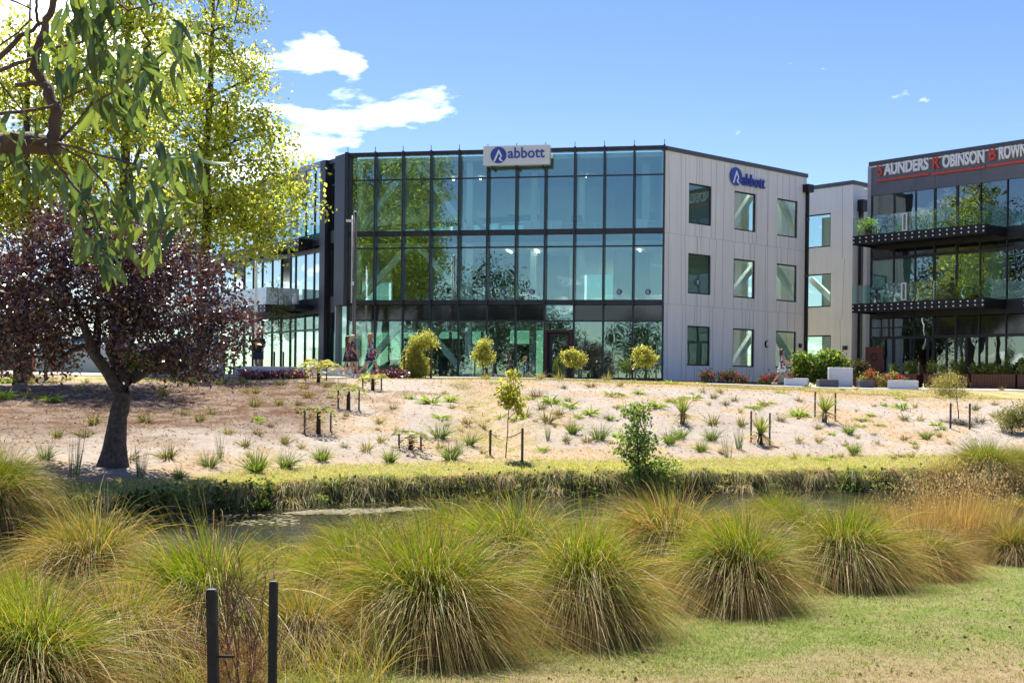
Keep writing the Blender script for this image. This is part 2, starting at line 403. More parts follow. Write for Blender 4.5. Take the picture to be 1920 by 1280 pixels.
# ------------------------------------------------------------------ buildings
mat('frame_dark', (.030, .029, .036), .38, .3, vary=(2, (.045, .044, .052), .4, .7))
mat('fin_dark', (.036, .035, .044), .42, .2)
mat('coping', (.085, .092, .105), .5, .3)
mat('concrete', (.82, .785, .74), .85, vary=(.55, (.84, .815, .775), .32, .68), bump=(14, .12))
mat('concrete_warm', (.79, .765, .715), .85, vary=(.7, (.84, .81, .76), .35, .68), bump=(14, .12))
def streaks(m, lo=.80):
    nt = m.node_tree; b = nt.nodes['Principled BSDF']; src = b.inputs['Base Color'].links[0].from_socket
    tcn = nt.nodes.new('ShaderNodeTexCoord'); mp = nt.nodes.new('ShaderNodeMapping'); mp.inputs['Scale'].default_value = (1.6, 1.6, .10); nt.links.new(tcn.outputs['Object'], mp.inputs[0])
    nz = N(nt.nodes, 'ShaderNodeTexNoise', i_Scale=2.2, i_Detail=8.0, i_Roughness=.65); nt.links.new(mp.outputs[0], nz.inputs['Vector'])
    mr = N(nt.nodes, 'ShaderNodeMapRange'); nt.links.new(nz.outputs[0], mr.inputs[0]); mr.inputs[1].default_value = .36; mr.inputs[2].default_value = .58; mr.inputs[3].default_value = lo; mr.inputs[4].default_value = 1
    mu_ = N(nt.nodes, 'ShaderNodeVectorMath', operation='MULTIPLY'); nt.links.new(src, mu_.inputs[0]); nt.links.new(mr.outputs[0], mu_.inputs[1]); nt.links.new(mu_.outputs[0], b.inputs['Base Color'])
streaks(MATS['concrete'], .92); streaks(MATS['concrete_warm'], .94)
mat('groove', (.20, .20, .215), .9)
mat('stain', (.33, .325, .32), .9)
mat('interior_white', (.62, .66, .63), .7)
mat('interior_grey', (.15, .18, .17), .8)
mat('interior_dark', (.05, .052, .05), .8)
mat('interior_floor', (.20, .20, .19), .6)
mat('brace', (.80, .84, .82), .5); mat('room_fill_glow', (.9, .9, .85), .4, emit=((1, .95, .85), 2.5))  # the emitting one is an added glow for the concrete wall rooms
mat('sign_white', (.72, .72, .70), .5)
mat('sign_blue', (.030, .065, .36), .4)
mat('sign_blue_dark', (.02, .035, .22), .5)
mat('white_paint', (.86, .86, .85), .5)
mat('red_paint', (.62, .07, .045), .45)
mat('rust', (.115, .035, .022), .7, vary=(5, (.075, .022, .018), .4, .7))
mat('black_steel', (.016, .016, .018), .45, .4)
mat('bolt_steel', (.88, .88, .88), .45, .6)
mat('lamp_glow', (.9, .9, .85), .4, emit=((1, .93, .78), 2.2))
mat('white_block', (.66, .67, .69), .8, vary=(4, (.58, .59, .61), .4, .7))
mat('grey_block', (.075, .078, .086), .75, vary=(4, (.11, .112, .12), .4, .7))
mat('steel_pole', (.14, .125, .125), .4, .5)
mat('pale_metal', (.72, .71, .69), .4, .2)
mat('blind', (.50, .66, .58), .8)
mat('timber_slat', (.085, .032, .022), .6, vary=(3, (.13, .052, .032), .3, .7))
mat('fascia', (.15, .145, .16), .45, .3, vary=(1.2, (.18, .175, .19), .4, .7))
mat('panel_grey', (.40, .385, .41), .5, .2)
glassmat('glass', (.81, .94, .89), .135, rtint=(.76, .97, .97)); glassmat('glass_window', (.78, .90, .86), .07, rtint=(.9, .98, 1.0)); glassmat('glass_street', (.66, .78, .74), .13, rtint=(.9, .98, 1.0))
glassmat('glass_clear', (.82, .92, .89), .05, wav=0)
glassmat('glass_bright', (.55, .68, .66), .62, rtint=(.9, .98, 1.0))
mat('glass_dark', (.010, .012, .013), .05, 0, spec=.7)
mat('glass_milk', (.62, .70, .74), .12, 0, spec=.8)

class Facade:
    """a vertical plane; s metres along it, h height, t metres in front of it"""
    def __init__(self, A, B, root):
        self.O = Vector((A[0], A[1], 0)); self.e = Vector((B[0] - A[0], B[1] - A[1], 0)); self.len = self.e.length; self.e.normalize()
        self.n = Vector((self.e.y, -self.e.x, 0)); self.root = root
    def P(self, s, h, t=0.):
        p = self.O + self.e * s + self.n * t; return (p.x, p.y, h)
    def at(self, px, py, t=0.):
        v = W(px, py, 1.0) - Vector((0, 0, EZ)); o = self.O + self.n * t
        k = o.dot(self.n) / v.dot(self.n); q = v * k
        return (q - o).dot(self.e), q.z + EZ
    def boxv(self, s0, s1, h0, h1, t0, t1):
        P = self.P
        return [P(s0, h0, t1), P(s1, h0, t1), P(s1, h0, t0), P(s0, h0, t0), P(s0, h1, t1), P(s1, h1, t1), P(s1, h1, t0), P(s0, h1, t0)]
    def box(self, name, s0, s1, h0, h1, t0, t1, m, parent=None):
        return part(name, self.boxv(s0, s1, h0, h1, t0, t1), BOXF, m, parent or self.root)
    def pane(self, s0, s1, h0, h1, t, m, parent=None, j=.0028):
        V = [list(v) for v in self.boxv(s0, s1, h0, h1, t - .012, t)]
        a, b, c = (random.uniform(-j, j) for _ in range(3))      # panes never sit perfectly true
        for i, k in enumerate((a + b, a - b, a - b, a + b, -a + b + c, -a - b + c, -a - b + c, -a + b + c)):
            V[i][0] += self.n.x * k; V[i][1] += self.n.y * k
        return part('pane', V, BOXF, m, parent or self.root)
    def bar(self, name, a, b, w, t0, t1, m, parent=None):
        """slanting bar between (s,h) points a and b"""
        d = Vector((b[0] - a[0], b[1] - a[1])).normalized(); q = Vector((-d.y, d.x)) * w / 2
        c = [(a[0] - q.x, a[1] - q.y), (b[0] - q.x, b[1] - q.y), (b[0] + q.x, b[1] + q.y), (a[0] + q.x, a[1] + q.y)]
        V = [self.P(*p, t0) for p in c] + [self.P(*p, t1) for p in c]
        return part(name, V, BOXF, m, parent or self.root)
    def disc(self, name, s, h, r, t0, t1, m, parent=None, n=28, ry=None):
        ry = ry or r; V = []
        for t in (t0, t1):
            V += [self.P(s + r * math.cos(2 * math.pi * i / n), h + ry * math.sin(2 * math.pi * i / n), t) for i in range(n)]
        Fs = [tuple(range(n))[::-1], tuple(range(n, 2 * n))] + [(i, (i + 1) % n, n + (i + 1) % n, n + i) for i in range(n)]
        return part(name, V, Fs, m, parent or self.root)
    def poly(self, name, pts, t0, t1, m, parent=None):
        n = len(pts); V = [self.P(*p, t0) for p in pts] + [self.P(*p, t1) for p in pts]
        Fs = [tuple(range(n))[::-1], tuple(range(n, 2 * n))] + [(i, (i + 1) % n, n + (i + 1) % n, n + i) for i in range(n)]
        return part(name, V, Fs, m, parent or self.root)
    def wall(self, name, s0, s1, h0, h1, holes, m, th=.25, t=0.):
        S = sorted({s0, s1, *[x for q in holes for x in q[:2]]}); H = sorted({h0, h1, *[x for q in holes for x in q[2:]]})
        V, Fs = [], []
        def quad(*p):
            o = len(V); V.extend(p); Fs.append((o, o + 1, o + 2, o + 3))
        solid = lambda i, j: 0 <= i < len(S) - 1 and 0 <= j < len(H) - 1 and not any(q[0] <= (S[i] + S[i + 1]) / 2 <= q[1] and q[2] <= (H[j] + H[j + 1]) / 2 <= q[3] for q in holes)
        P = self.P
        for i in range(len(S) - 1):
            for j in range(len(H) - 1):
                if not solid(i, j): continue
                a, b, c, d = S[i], S[i + 1], H[j], H[j + 1]
                quad(P(a, c, t), P(b, c, t), P(b, d, t), P(a, d, t)); quad(P(b, c, t - th), P(a, c, t - th), P(a, d, t - th), P(b, d, t - th))
                if not solid(i - 1, j): quad(P(a, c, t - th), P(a, c, t), P(a, d, t), P(a, d, t - th))
                if not solid(i + 1, j): quad(P(b, c, t), P(b, c, t - th), P(b, d, t - th), P(b, d, t))
                if not solid(i, j - 1): quad(P(a, c, t - th), P(b, c, t - th), P(b, c, t), P(a, c, t))
                if not solid(i, j + 1): quad(P(a, d, t), P(b, d, t), P(b, d, t - th), P(a, d, t - th))
        return part(name, V, Fs, m, self.root)
    def window(self, s0, s1, h0, h1, t=-.06, fw=.08, gm='glass_window'):
        w = part('window', *merge([(self.boxv(s0 + .003, s0 + fw, h0 + .003, h1 - .003, t - .08, t), BOXF), (self.boxv(s1 - fw, s1 - .003, h0 + .003, h1 - .003, t - .08, t), BOXF),
                                   (self.boxv(s0 + fw, s1 - fw, h0 + .003, h0 + fw, t - .08, t), BOXF), (self.boxv(s0 + fw, s1 - fw, h1 - fw, h1 - .003, t - .08, t), BOXF)]), 'frame_dark', self.root)
        self.pane(s0 + fw, s1 - fw, h0 + fw, h1 - fw, t - .03, gm, w)
        return w
def slab(name, poly, z0, z1, m, root):
    n = len(poly); V = [(x, y, z0) for x, y in poly] + [(x, y, z1) for x, y in poly]
    Fs = [tuple(range(n))[::-1], tuple(range(n, 2 * n))] + [(i, (i + 1) % n, n + (i + 1) % n, n + i) for i in range(n)]
    return part(name, V, Fs, m, root)
def lettering(name, text, size, fac, s, h, t, ext, m, parent, squash=1.0, spacing=1.0, offset=0.0, bold=0.0):
    """raised letters on a facade, lower left corner at (s, h)"""
    cu = bpy.data.curves.new(name, 'FONT'); cu.body = text; cu.size = size; cu.extrude = ext; cu.space_character = spacing; cu.offset = bold; cu.resolution_u = 4
    tmp = bpy.data.objects.new('tmp', cu); COL.objects.link(tmp)
    me = bpy.data.meshes.new_from_object(tmp, depsgraph=bpy.context.evaluated_depsgraph_get())
    bpy.data.objects.remove(tmp)
    off = ORG[parent.name]
    wmax = max(v.co.x for v in me.vertices)
    for v in me.vertices:
        p = Vector(fac.P(s + v.co.x * squash, h + v.co.y, t + v.co.z)) - off
        v.co = p
    me.name = name
    o = link(name, me, m, parent)
    return o, wmax * squash

Lc, Cc, Rc = (-9.03, 66.2), (7.83, 63.0), (17.16, 70.9)
Kc = (-10.75, 68.6); Kend = (Kc[0] - .58 * 24, Kc[1] + .815 * 24)
A = empty('office_building', (0, 70, 0), 'three storey office with dark gridded glass front and a blue and white rooftop sign', 'building')
Rin = (Rc[0] - .646 * 15, Rc[1] + .763 * 15)
foot = [Kend, Kc, Lc, Cc, Rc, Rin, (Kend[0] + 10.5, Kend[1] + 7.2)]
def inset(poly, k):
    cx = sum(p[0] for p in poly) / len(poly); cyy = sum(p[1] for p in poly) / len(poly)
    return [(cx + (x - cx) * k, cyy + (y - cyy) * k) for x, y in poly]
fin = inset(foot, .972)
slab('ground_slab', fin, -.3, .06, 'interior_floor', A)
slab('floor_slab', fin, 3.96, 4.18, 'interior_white', A); slab('floor_slab', fin, 7.69, 7.92, 'interior_white', A)
slab('ceiling', fin, 7.28, 7.32, 'interior_white', A); slab('ceiling', fin, 3.5, 3.54, 'interior_white', A)
slab('roof', inset(foot, .985), 11.7, 11.95, 'interior_white', A)
fr = Facade(Lc, Cc, A); BW = fr.len / 11
lv = dict(g0=.12, g1=3.05, sp0=3.13, sp1=3.92, b1=3.94, b1t=4.20, f0=4.20, f1=6.98, t0=7.06, t1=7.66, b2=7.67, b2t=7.94, u0=7.94, u1=10.70, v0=10.77, v1=12.0, top=12.22)
for i in range(12):
    s = i * BW
    fr.box('fin', s - .045 - (.1 if i == 0 else 0), s + .045, lv['b1'] - .03, lv['top'] + .02, -.05, .38, 'fin_dark')
    fr.box('mullion', s - .05, s + .05, 0, lv['b1'] - .03, -.05, .10, 'frame_dark')
    fr.box('rod', s - .015, s + .015, lv['top'] + .02, lv['top'] + .28, .30, .33, 'frame_dark')
def rowbar(name, h0, h1, t1, m='frame_dark'):
    for i in range(11): fr.box(name, i * BW + .05, (i + 1) * BW - .05, h0, h1, -.05, t1, m)
rowbar('sill_bar', 0, lv['g0'], .06); rowbar('transom', lv['g1'], lv['sp0'], .05)
rowbar('floor_band', lv['b1'], lv['b1t'], .16); rowbar('transom', lv['f1'], lv['t0'], .04)
rowbar('floor_band', lv['b2'], lv['b2t'], .16); rowbar('transom', lv['u1'], lv['v0'], .04)
rowbar('coping', lv['v1'], lv['top'], .2, 'frame_dark')
DOOR = 7
for i in range(11):
    a, b = i * BW + .05, (i + 1) * BW - .05
    if i != DOOR: fr.pane(a, b, lv['g0'], lv['g1'], 0, 'glass')
    fr.pane(a, b, lv['sp0'], lv['sp1'], 0, 'glass_dark' if i != DOOR else 'glass')
    fr.pane(a, b, lv['f0'], lv['f1'], 0, 'glass'); fr.pane(a, b, lv['t0'], lv['t1'], 0, 'glass')
    fr.pane(a, b, lv['u0'], lv['u1'], 0, 'glass'); fr.pane(a, b, lv['v0'], lv['v1'], 0, 'glass')
a, b = DOOR * BW + .05, (DOOR + 1) * BW - .05
fr.pane(a, b, 2.62, lv['g1'], 0, 'glass')
df = part('door_frame', *merge([(fr.boxv(a, a + .12, 0.121, 2.6, -.3, .22), BOXF), (fr.boxv(b - .12, b, 0.121, 2.6, -.3, .22), BOXF), (fr.boxv(a + .12, b - .12, 2.48, 2.6, -.3, .22), BOXF)]), 'rust', A)
dr = part('door', *merge([(fr.boxv(a + .2, a + .34, .13, 2.46, -.3, -.24), BOXF), (fr.boxv(b - .34, b - .2, .13, 2.46, -.3, -.24), BOXF), (fr.boxv(a + .34, b - .34, 2.3, 2.46, -.3, -.24), BOXF), (fr.boxv(a + .34, b - .34, .13, .3, -.3, -.24), BOXF)]), 'frame_dark', A)
fr.pane(a + .34, b - .34, .3, 2.3, -.26, 'glass', dr); fr.box('handle', b - .46, b - .43, .8, 1.5, -.24, -.19, 'bolt_steel', dr)
# braces and columns behind the glass, floor by floor
cols_s = [.35, fr.at(884, 390, -1)[0]]
for (h0, h1) in ((.06, 3.5), (4.18, 7.28), (7.92, 11.7)):
    for s in cols_s + [fr.at(992, 660, -3)[0], fr.at(1085, 500, -3)[0]]:
        k = -.5 if s in cols_s else -4.
        fr.box('column', s - .17, s + .17, h0, h1, k - .34, k, 'brace')
    m_ = (cols_s[0] + cols_s[1]) / 2
    fr.bar('brace', (cols_s[0] + .1, h0 + .05), (m_ - .25, h1 - .05), .32, -.8, -.5, 'brace')
    fr.bar('brace', (m_ + .25, h1 - .05), (cols_s[1] - .1, h0 + .05), .32, -.8, -.5, 'brace')
    fr.bar('brace', (.6, h0 + .05), (m_ - .25, h1 - .05), .3, -9.2, -8.9, 'brace')
    fr.bar('brace', (m_ + .25, h1 - .05), (cols_s[1] - .1, h0 + .05), .3, -9.2, -8.9, 'brace')
# partitions inside: solid cores on the upper floors, an open hall on the ground floor
fr.box('partition', .3, 11.4, 4.18, 7.28, -7.6, -7.4, 'interior_grey'); fr.box('partition', 9.0, 16, 7.92, 11.7, -9.6, -9.4, 'interior_white')
fr.box('partition', 10.2, 16.8, .06, 3.5, -6.2, -6.0, 'interior_grey'); fr.box('partition', .2, 4.2, .06, 2.5, -10.4, -10.2, 'interior_grey'); fr.box('partition', 5.4, 8.4, .06, 2.2, -10.4, -10.2, 'interior_grey')  # the two rear ones are added to cut the backlight
fr.box('partition', 7.4, 8.1, .06, 3.5, -5.0, -1.5, 'interior_grey')
fr.box('partition', 11.6, 12.3, 4.18, 7.28, -4.6, -4.4, 'interior_white'); fr.box('partition', 15.8, 16.2, 7.92, 11.7, -5.6, -2.4, 'interior_white')
# back glazing rails
bk = Facade((Kend[0] + 10.5, Kend[1] + 7.2), Rin, A)
for h0, h1 in ((3.54, 3.96), (7.32, 7.69), (11.3, 11.7), (4.18, 4.9), (7.92, 8.6)):
    bk.box('back_rail', .2, bk.len - .2, h0, h1, .0, .18, 'interior_grey')
glassmat('glass_back', (.42, .60, .54), .10, wav=0)
for i in range(9):
    for h0, h1 in ((.06, 3.54), (4.9, 7.32), (8.6, 11.3)): bk.pane(bk.len * i / 9 + .09, bk.len * (i + 1) / 9 - .09, h0, h1, .1, 'glass_back')
for i in range(1, 9): bk.box('back_post', bk.len * i / 9 - .08, bk.len * i / 9 + .08, 0, 3.54, 0, .15, 'frame_dark')
# strip lights and spots that are switched on
for px, py, t, ln in ((955, 484, -4, .7), (1007, 484, -4, .7), (1199, 484, -4, .5)):
    s, h = fr.at(px, py, t); fr.box('strip_light', s - .04, s + .04, 7.2, 7.24, t - ln, t + ln, 'lamp_glow')
for px, py in ((850, 342), (1097, 370), (900, 399)):
    s, h = fr.at(px, py, -5); fr.disc('spot_light', s, 11.55, .06, -5.05, -4.95, 'lamp_glow')
# round blue stickers on the glass
def sticker(fac, px, py, r=.15, root=A):
    s, h = fac.at(px, py, .02); o = fac.disc('sticker', s, h, r, .004, .010, 'sign_blue_dark', root)
    V, Fs = [], []; n = 14
    for k in range(n):
        an = math.radians(45 + 270 * k / (n - 1))
        for rr in (.42, .62): V.append(fac.P(s + rr * r * math.cos(an), h + rr * r * math.sin(an), .013))
    Fs = [(2 * k, 2 * k + 1, 2 * k + 3, 2 * k + 2) for k in range(n - 1)]
    part('emblem', V, Fs, 'white_paint', o)
    fac.box('emblem', s - .2 * r, s + .32 * r, h - .06 * r, h + .12 * r, .0115, .014, 'white_paint', o)
for px in (944, 998, 1161, 1215): sticker(fr, px, 547)
# rooftop sign box
s0, h0 = fr.at(906, 311, .75); s1, h1 = fr.at(1031, 271.5, .75)
SG = empty('rooftop_sign', fr.P((s0 + s1) / 2, h0, .75), 'white box sign with round blue emblem and blue letters above the roof edge', 'sign')
fr.box('box', s0, s1, h0, h1, .40, .78, 'sign_white', SG)
for k in (.12, .5, .88): fr.box('bracket', s0 + (s1 - s0) * k - .05, s0 + (s1 - s0) * k + .05, h0 - .12, h0, .21, .6, 'frame_dark', SG)
def emblem(fac, root, s, h, r, t, th=.03):
    o = fac.disc('disc', s, h, r, t, t + th, 'sign_blue', root, 36)
    k = t + th + .003
    P = lambda x, y: (s + x * r, h + y * r)
    fac.poly('stroke', [P(-.62, -.72), P(-.42, -.78), P(.04, .28), P(.30, -.18), P(.44, -.06), P(.06, .68), P(-.02, .68)], k - .002, k + .006, 'white_paint', o)
    fac.poly('swoosh', [P(.44, -.06), P(.30, -.18), P(.10, -.30), P(.06, -.52), P(.28, -.74), P(.62, -.74), P(.40, -.60), P(.28, -.45), P(.36, -.28)], k - .002, k + .009, 'white_paint', o)
sH = h1 - h0
emblem(fr, SG, s0 + .83, h0 + sH * .52, .43, .78)
lettering('letters', 'abbott', .78, fr, s0 + 1.33, h0 + sH * .36, .79, .02, 'sign_blue', SG, squash=.93, spacing=1.02, bold=.012)

# concrete gable wall with square windows
cw = Facade(Cc, Rc, A)
rows = [((342, 418), (371, 440.5)), ((474, 549.7), (494, 563)), ((610, 685), (620.5, 689.5))]
levels = [(cw.at(1290, r[0][1])[1], cw.at(1290, r[0][0])[1]) for r in rows]
ss = [(cw.at(1290.5, 480)[0], cw.at(1333.5, 480)[0]), (cw.at(1375.5, 500)[0], cw.at(1416.5, 500)[0]), (cw.at(1456, 520)[0], cw.at(1494.5, 520)[0])]
holes = [(a, b, h0, h1) for (a, b) in ss for (h0, h1) in levels]
cw.wall('concrete_wall', .06, cw.len, 0, 12.0, holes, 'concrete')
for q in holes: cw.window(*q)
cw.box('coping', .06, cw.len + .03, 12.0, 12.22, -.3, .08, 'coping')
for (h0, h1) in ((.06, 3.5), (4.18, 7.28), (7.92, 11.7)):
    mid = (ss[1][1] + ss[2][0]) / 2
    cw.bar('brace', (ss[1][0] + .25, h0 + .5), (ss[1][1] + 1.0, h1 - .2), .32, -.62, -.34, 'brace'); cw.bar('brace', (ss[2][0] + .05, h1 - .2), (ss[2][1] + .85, h0 + .5), .32, -.62, -.34, 'brace')
    cw.box('partition', ss[2][0] + .1, cw.len - .3, h0, h1, -1.7, -1.55, 'interior_white'); cw.box('partition', mid + .5, mid + .62, h0, h1, -7.0, -1.75, 'interior_white'); cw.box('partition', ss[0][1] + .5, ss[0][1] + .62, h0, h1, -6, -.4, 'interior_white')
    cw.box('ceiling_glow', mid - 2.6, mid - .8, h1 - .10, h1 - .06, -1.2, -.8, 'room_fill_glow'); cw.box('ceiling_glow', mid + .8, mid + 2.6, h1 - .10, h1 - .06, -1.2, -.8, 'room_fill_glow')  # glowing panels added to brighten the rooms behind these windows
    cw.box('partition', ss[0][1] + .7, mid - .2, h0, h1, -7.2, -7.0, 'interior_grey')
    cw.box('partition', ss[0][0] - .4, ss[0][1] + .5, h0, h1, -5.2, -5.0, 'interior_grey')
random.seed(4)
x = .45
while x < cw.len - .3:                                         # casting grooves that lean and cross
    for (h0, h1) in ((0.05, 4.0), (4.02, 7.7), (7.72, 11.95)):
        lean = random.uniform(-.16, .16); a = (x + random.uniform(-.1, .1), h0); b = (a[0] + lean, h1)
        segs = [(h0, h1)]
        for q in holes:
            if q[0] - .05 < a[0] < q[1] + .05 and q[2] >= h0 - .5 and q[3] <= h1 + .5: segs = [(h0, q[2] - .01), (q[3] + .01, h1)]
        for (u, v) in segs:
            f = lambda hh: (a[0] + lean * (hh - h0) / (h1 - h0), hh)
            cw.bar('groove', f(u), f(v), .016, .001, .004, 'groove')
    x += random.choice((.35, .75, .95, .55, .22))
for h in (4.01, 7.71): cw.box('joint', .08, cw.len - .02, h - .006, h + .006, .0012, .005, 'stain')
SG2 = empty('wall_sign', cw.P(cw.at(1380, 331)[0], 10.9, 0), 'round blue emblem with raised blue letters fixed high on the concrete wall', 'sign')
s, h = cw.at(1380.5, 331, .1); emblem(cw, SG2, s, h, .50, .06, .06)
lettering('letters', 'abbott', .95, cw, s + .50, h - .40, .10, .05, 'sign_blue', SG2, squash=.80, spacing=1.0, bold=.006)
sticker(cw, 1309.5, 529, .17)
pipe = empty('rainwater_pipe', cw.P(cw.len + .02, 0, .2), 'dark downpipe with a square rain head at the edge of the concrete wall', 'pipe')
cw.box('downpipe', cw.len - .13, cw.len + .03, 0, 11.1, .02, .18, 'black_steel', pipe); cw.box('rain_head', cw.len - .42, cw.len + .12, 11.1, 11.55, .02, .42, 'black_steel', pipe)
for hh in (2.5, 6.2, 9.5): cw.box('clip', cw.len - .17, cw.len + .07, hh, hh + .07, .01, .2, 'coping', pipe)
wl_ = empty('bulkhead_lamp', cw.P(cw.at(1437, 645)[0], 2.0, 0), 'oval white bulkhead lamp on the concrete wall beside the lowest windows', 'lamp')
s, h = cw.at(1437, 645); cw.disc('base', s, h, .17, .006, .09, 'black_steel', wl_, ry=.21); cw.disc('lens', s, h, .13, .09, .15, 'sign_white', wl_, ry=.17)
s, h = cw.at(1499.5, 648); bx_ = empty('keypad_box', cw.P(s, h, 0), 'small black keypad box between the last window and the downpipe', 'box')
cw.box('housing', s - .12, s + .12, h - .12, h + .12, .006, .07, 'black_steel', bx_); cw.box('screen', s - .06, s + .06, h - .02, h + .07, .07, .074, 'coping', bx_)

# left corner: deep dark fins with narrow glass between
kn = Facade(Kc, Lc, A)
kn.box('dark_pier', -.1, .55, 0, 12.2, -.4, .25, 'fin_dark'); kn.box('dark_panel', .75, 1.6, 7.5, 8.2, -.2, 0, 'fin_dark'); kn.box('dark_panel', .75, 1.6, 3.6, 4.5, -.2, 0, 'fin_dark')
for h0, h1 in ((0.1, 3.6), (4.5, 7.5), (8.2, 10.7), (10.8, 11.95)): kn.pane(.75, 1.6, h0, h1, -.1, 'glass')
kn.box('dark_pier', 1.6, 1.72, 0, 12.2, -.3, .1, 'panel_grey'); kn.box('dark_pier', 1.8, kn.len + .15, lv['b1'], 12.2, -.4, .3, 'fin_dark'); kn.box('dark_pier', .57, .73, 0, 12.0, -.3, .05, 'black_steel')
kn.box('coping', .5, kn.len - .05, 11.96, 12.2, -.35, .05, 'coping'); kn.box('transom', .75, 1.6, 10.7, 10.8, -.2, -.02, 'frame_dark'); kn.pane(1.75, kn.len - .15, .1, 3.9, -.1, 'glass')
# receding left wing
lw = Facade(Kend, Kc, A)
LL = lw.len
lw.box('coping', 0, LL - .1, 12.0, 12.3, -.3, .06, 'panel_grey'); lw.box('fascia', 0, LL - 2.1, 10.9, 12.0, -.2, .02, 'panel_grey')
bays = [LL - .15, LL - 1.15, LL - 2.3, LL - 3.6, LL - 4.3, LL - 5.6, LL - 6.9, LL - 8.4, LL - 9.8, LL - 11.2, LL - 12.8, LL - 15, LL - 18, LL - 21, .1]
for i in range(len(bays) - 1):
    b, a = bays[i], bays[i + 1]
    lw.box('mullion', b - .08, b - .02, 0, 12.0, -.1, .06, 'frame_dark')
    top = 11.95 if i < 2 else 10.88
    lw.pane(a, b - .08, 8.2, top, 0, 'glass_bright'); dark = i in (4, 9)
    lw.pane(a, b - .08, 4.5, 7.1, 0 if not dark else -.5, 'glass_bright' if not dark else 'glass_dark')
    lw.pane(a, b - .08, 2.75, 3.6, 0, 'glass'); lw.pane(a, b - .08, .15, 2.65, 0, 'glass')
for h0, h1 in ((7.1, 7.35), (7.5, 8.2), (3.62, 4.5), (2.65, 2.75), (0, .15)):
    lw.box('floor_band', .1, LL - .2, h0, h1, -.12, .09, 'frame_dark')
def balcony(fac, s0, s1, h, dep, root, glassm='glass_clear', bolts=None, name='balcony', returns=(True, True), gh=1.15, step=.38):
    """steel edged balcony with bolted glass balustrade"""
    o = fac.box(name, s0 + .02, s1 - .02, h - .2, h - .02, .07, dep - .03, 'black_steel', root)
    fac.box('edge_beam', s0, s1, h - .32, h + .16, dep - .028, dep, 'black_steel', o)
    if returns[0]: fac.box('edge_beam', s0, s0 + .025, h - .32, h + .16, .07, dep - .03, 'black_steel', o)
    if returns[1]: fac.box('edge_beam', s1 - .025, s1, h - .32, h + .16, .07, dep - .03, 'black_steel', o)
    n = max(2, round((s1 - s0) / 1.9)); L = (s1 - s0) / n
    for i in range(n): fac.pane(s0 + i * L + .012, s0 + (i + 1) * L - .012, h + .165, h + gh, dep - .004, glassm, o, j=.001)
    for s in ([s0] if returns[0] else []) + ([s1] if returns[1] else []):
        V = fac.boxv(s - (.014 if s == s0 else 0), s + (0 if s == s0 else .014), h + .165, h + gh, .1, dep - .03); part('pane', V, BOXF, glassm, o)
    k = int((s1 - s0) / step)
    for i in range(k + 1):
        s = s0 + .08 + (s1 - s0 - .16) * i / k
        for hh in (h - .18, h + .03): fac.disc('bolt', s, hh, .042, dep + .001, dep + .04, 'bolt_steel', o, 8)
    return o
balcony(lw, LL - 6.3, LL - 1.4, 7.75, .9, A, 'glass_clear')
o = balcony(lw, LL - 14.5, LL - 3.0, 4.0, 2.2, A, 'glass_milk', step=.5)
gb = empty('gas_bottle', lw.P(LL - 2.2, 4.5, .8), 'small pale gas bottle on the edge of the first floor ledge', 'bottle')
lw.box('ledge', LL - 2.95, LL - 1.2, 3.85, 4.12, .1, 1.2, 'black_steel', A)
c = Vector(lw.P(LL - 2.0, 4.13, .8))
V, Fs = tube([c, c + Vector((0, 0, .06)), c + Vector((0, 0, .42)), c + Vector((0, 0, .52))], [.16, .2, .2, .12], 14); part('body', V, Fs, 'sign_white', gb, True)
V, Fs = tube([c + Vector((0, 0, .5)), c + Vector((0, 0, .66))], [.09, .1], 12); part('collar', V, Fs, 'pale_metal', gb)
# round red sticker board inside the ground floor of the wing
mat('terracotta', (.55, .20, .11), .7)
s, h = lw.at(541, 610, -.5); lw.disc('wall_disc', s, 3.0, .85, -.6, -.5, 'terracotta')

# pale concrete block behind
B = empty('concrete_block', (18.5, 76, 0), 'pale concrete block with three stacked windows set back beside the downpipe', 'building')
pB = W(1600, 343, 73.6); eS = Vector((.654, -.757, 0))
b1 = (pB.x, pB.y); b0 = (pB.x - .654 * 7.5, pB.y + .757 * 7.5)
bw = Facade(b0, b1, B)
bh = []
for (x0, x1, y0, y1) in ((1514, 1557, 399, 466), (1514, 1557, 512, 577), (1514, 1557, 628, 716)):
    sA, hb = bw.at(x0, y1); sB, _ = bw.at(x1, y1); ht = bw.at(x1, y0)[1]
    if y1 == 716: hb = .05
    bh.append((sA - .4, sB, hb, ht))
bw.wall('concrete_wall', 0, bw.len, 0, 12.1, bh, 'concrete_warm')
for q in bh: bw.window(*q)
bw.box('coping', 0, bw.len + .05, 12.1, 12.35, -.3, .06, 'coping')
for q in bh[1:2]: bw.bar('brace', (q[0], q[3] - .2), (q[1], q[2] + .1), .35, -1.1, -.8, 'brace')
for q in bh: bw.box('partition', q[0] - .5, q[1] + .5, q[2] - .2, q[3] + .2, -3, -2.8, 'interior_grey')
x = .3
while x < bw.len - .3:
    for (h0, h1) in ((0.05, 3.9), (3.92, 7.6), (7.62, 12.05)):
        lean = random.uniform(-.15, .15)
        if not any(q[0] - .2 < x < q[1] + .2 for q in bh): bw.bar('groove', (x, h0), (x + lean, h1), .018, .001, .004, 'groove')
    x += random.choice((.3, .7, .9))
br = Facade(b1, (b1[0] + 8, b1[1] + 6.9), B)
br.box('side_wall', .012, 1.1, 0, 12.1, -.25, 0, 'concrete_warm'); br.box('rain_head', .45, 1.0, 10.5, 11.2, .01, .4, 'black_steel'); br.box('downpipe', .6, .85, 0, 10.5, .01, .2, 'black_steel')
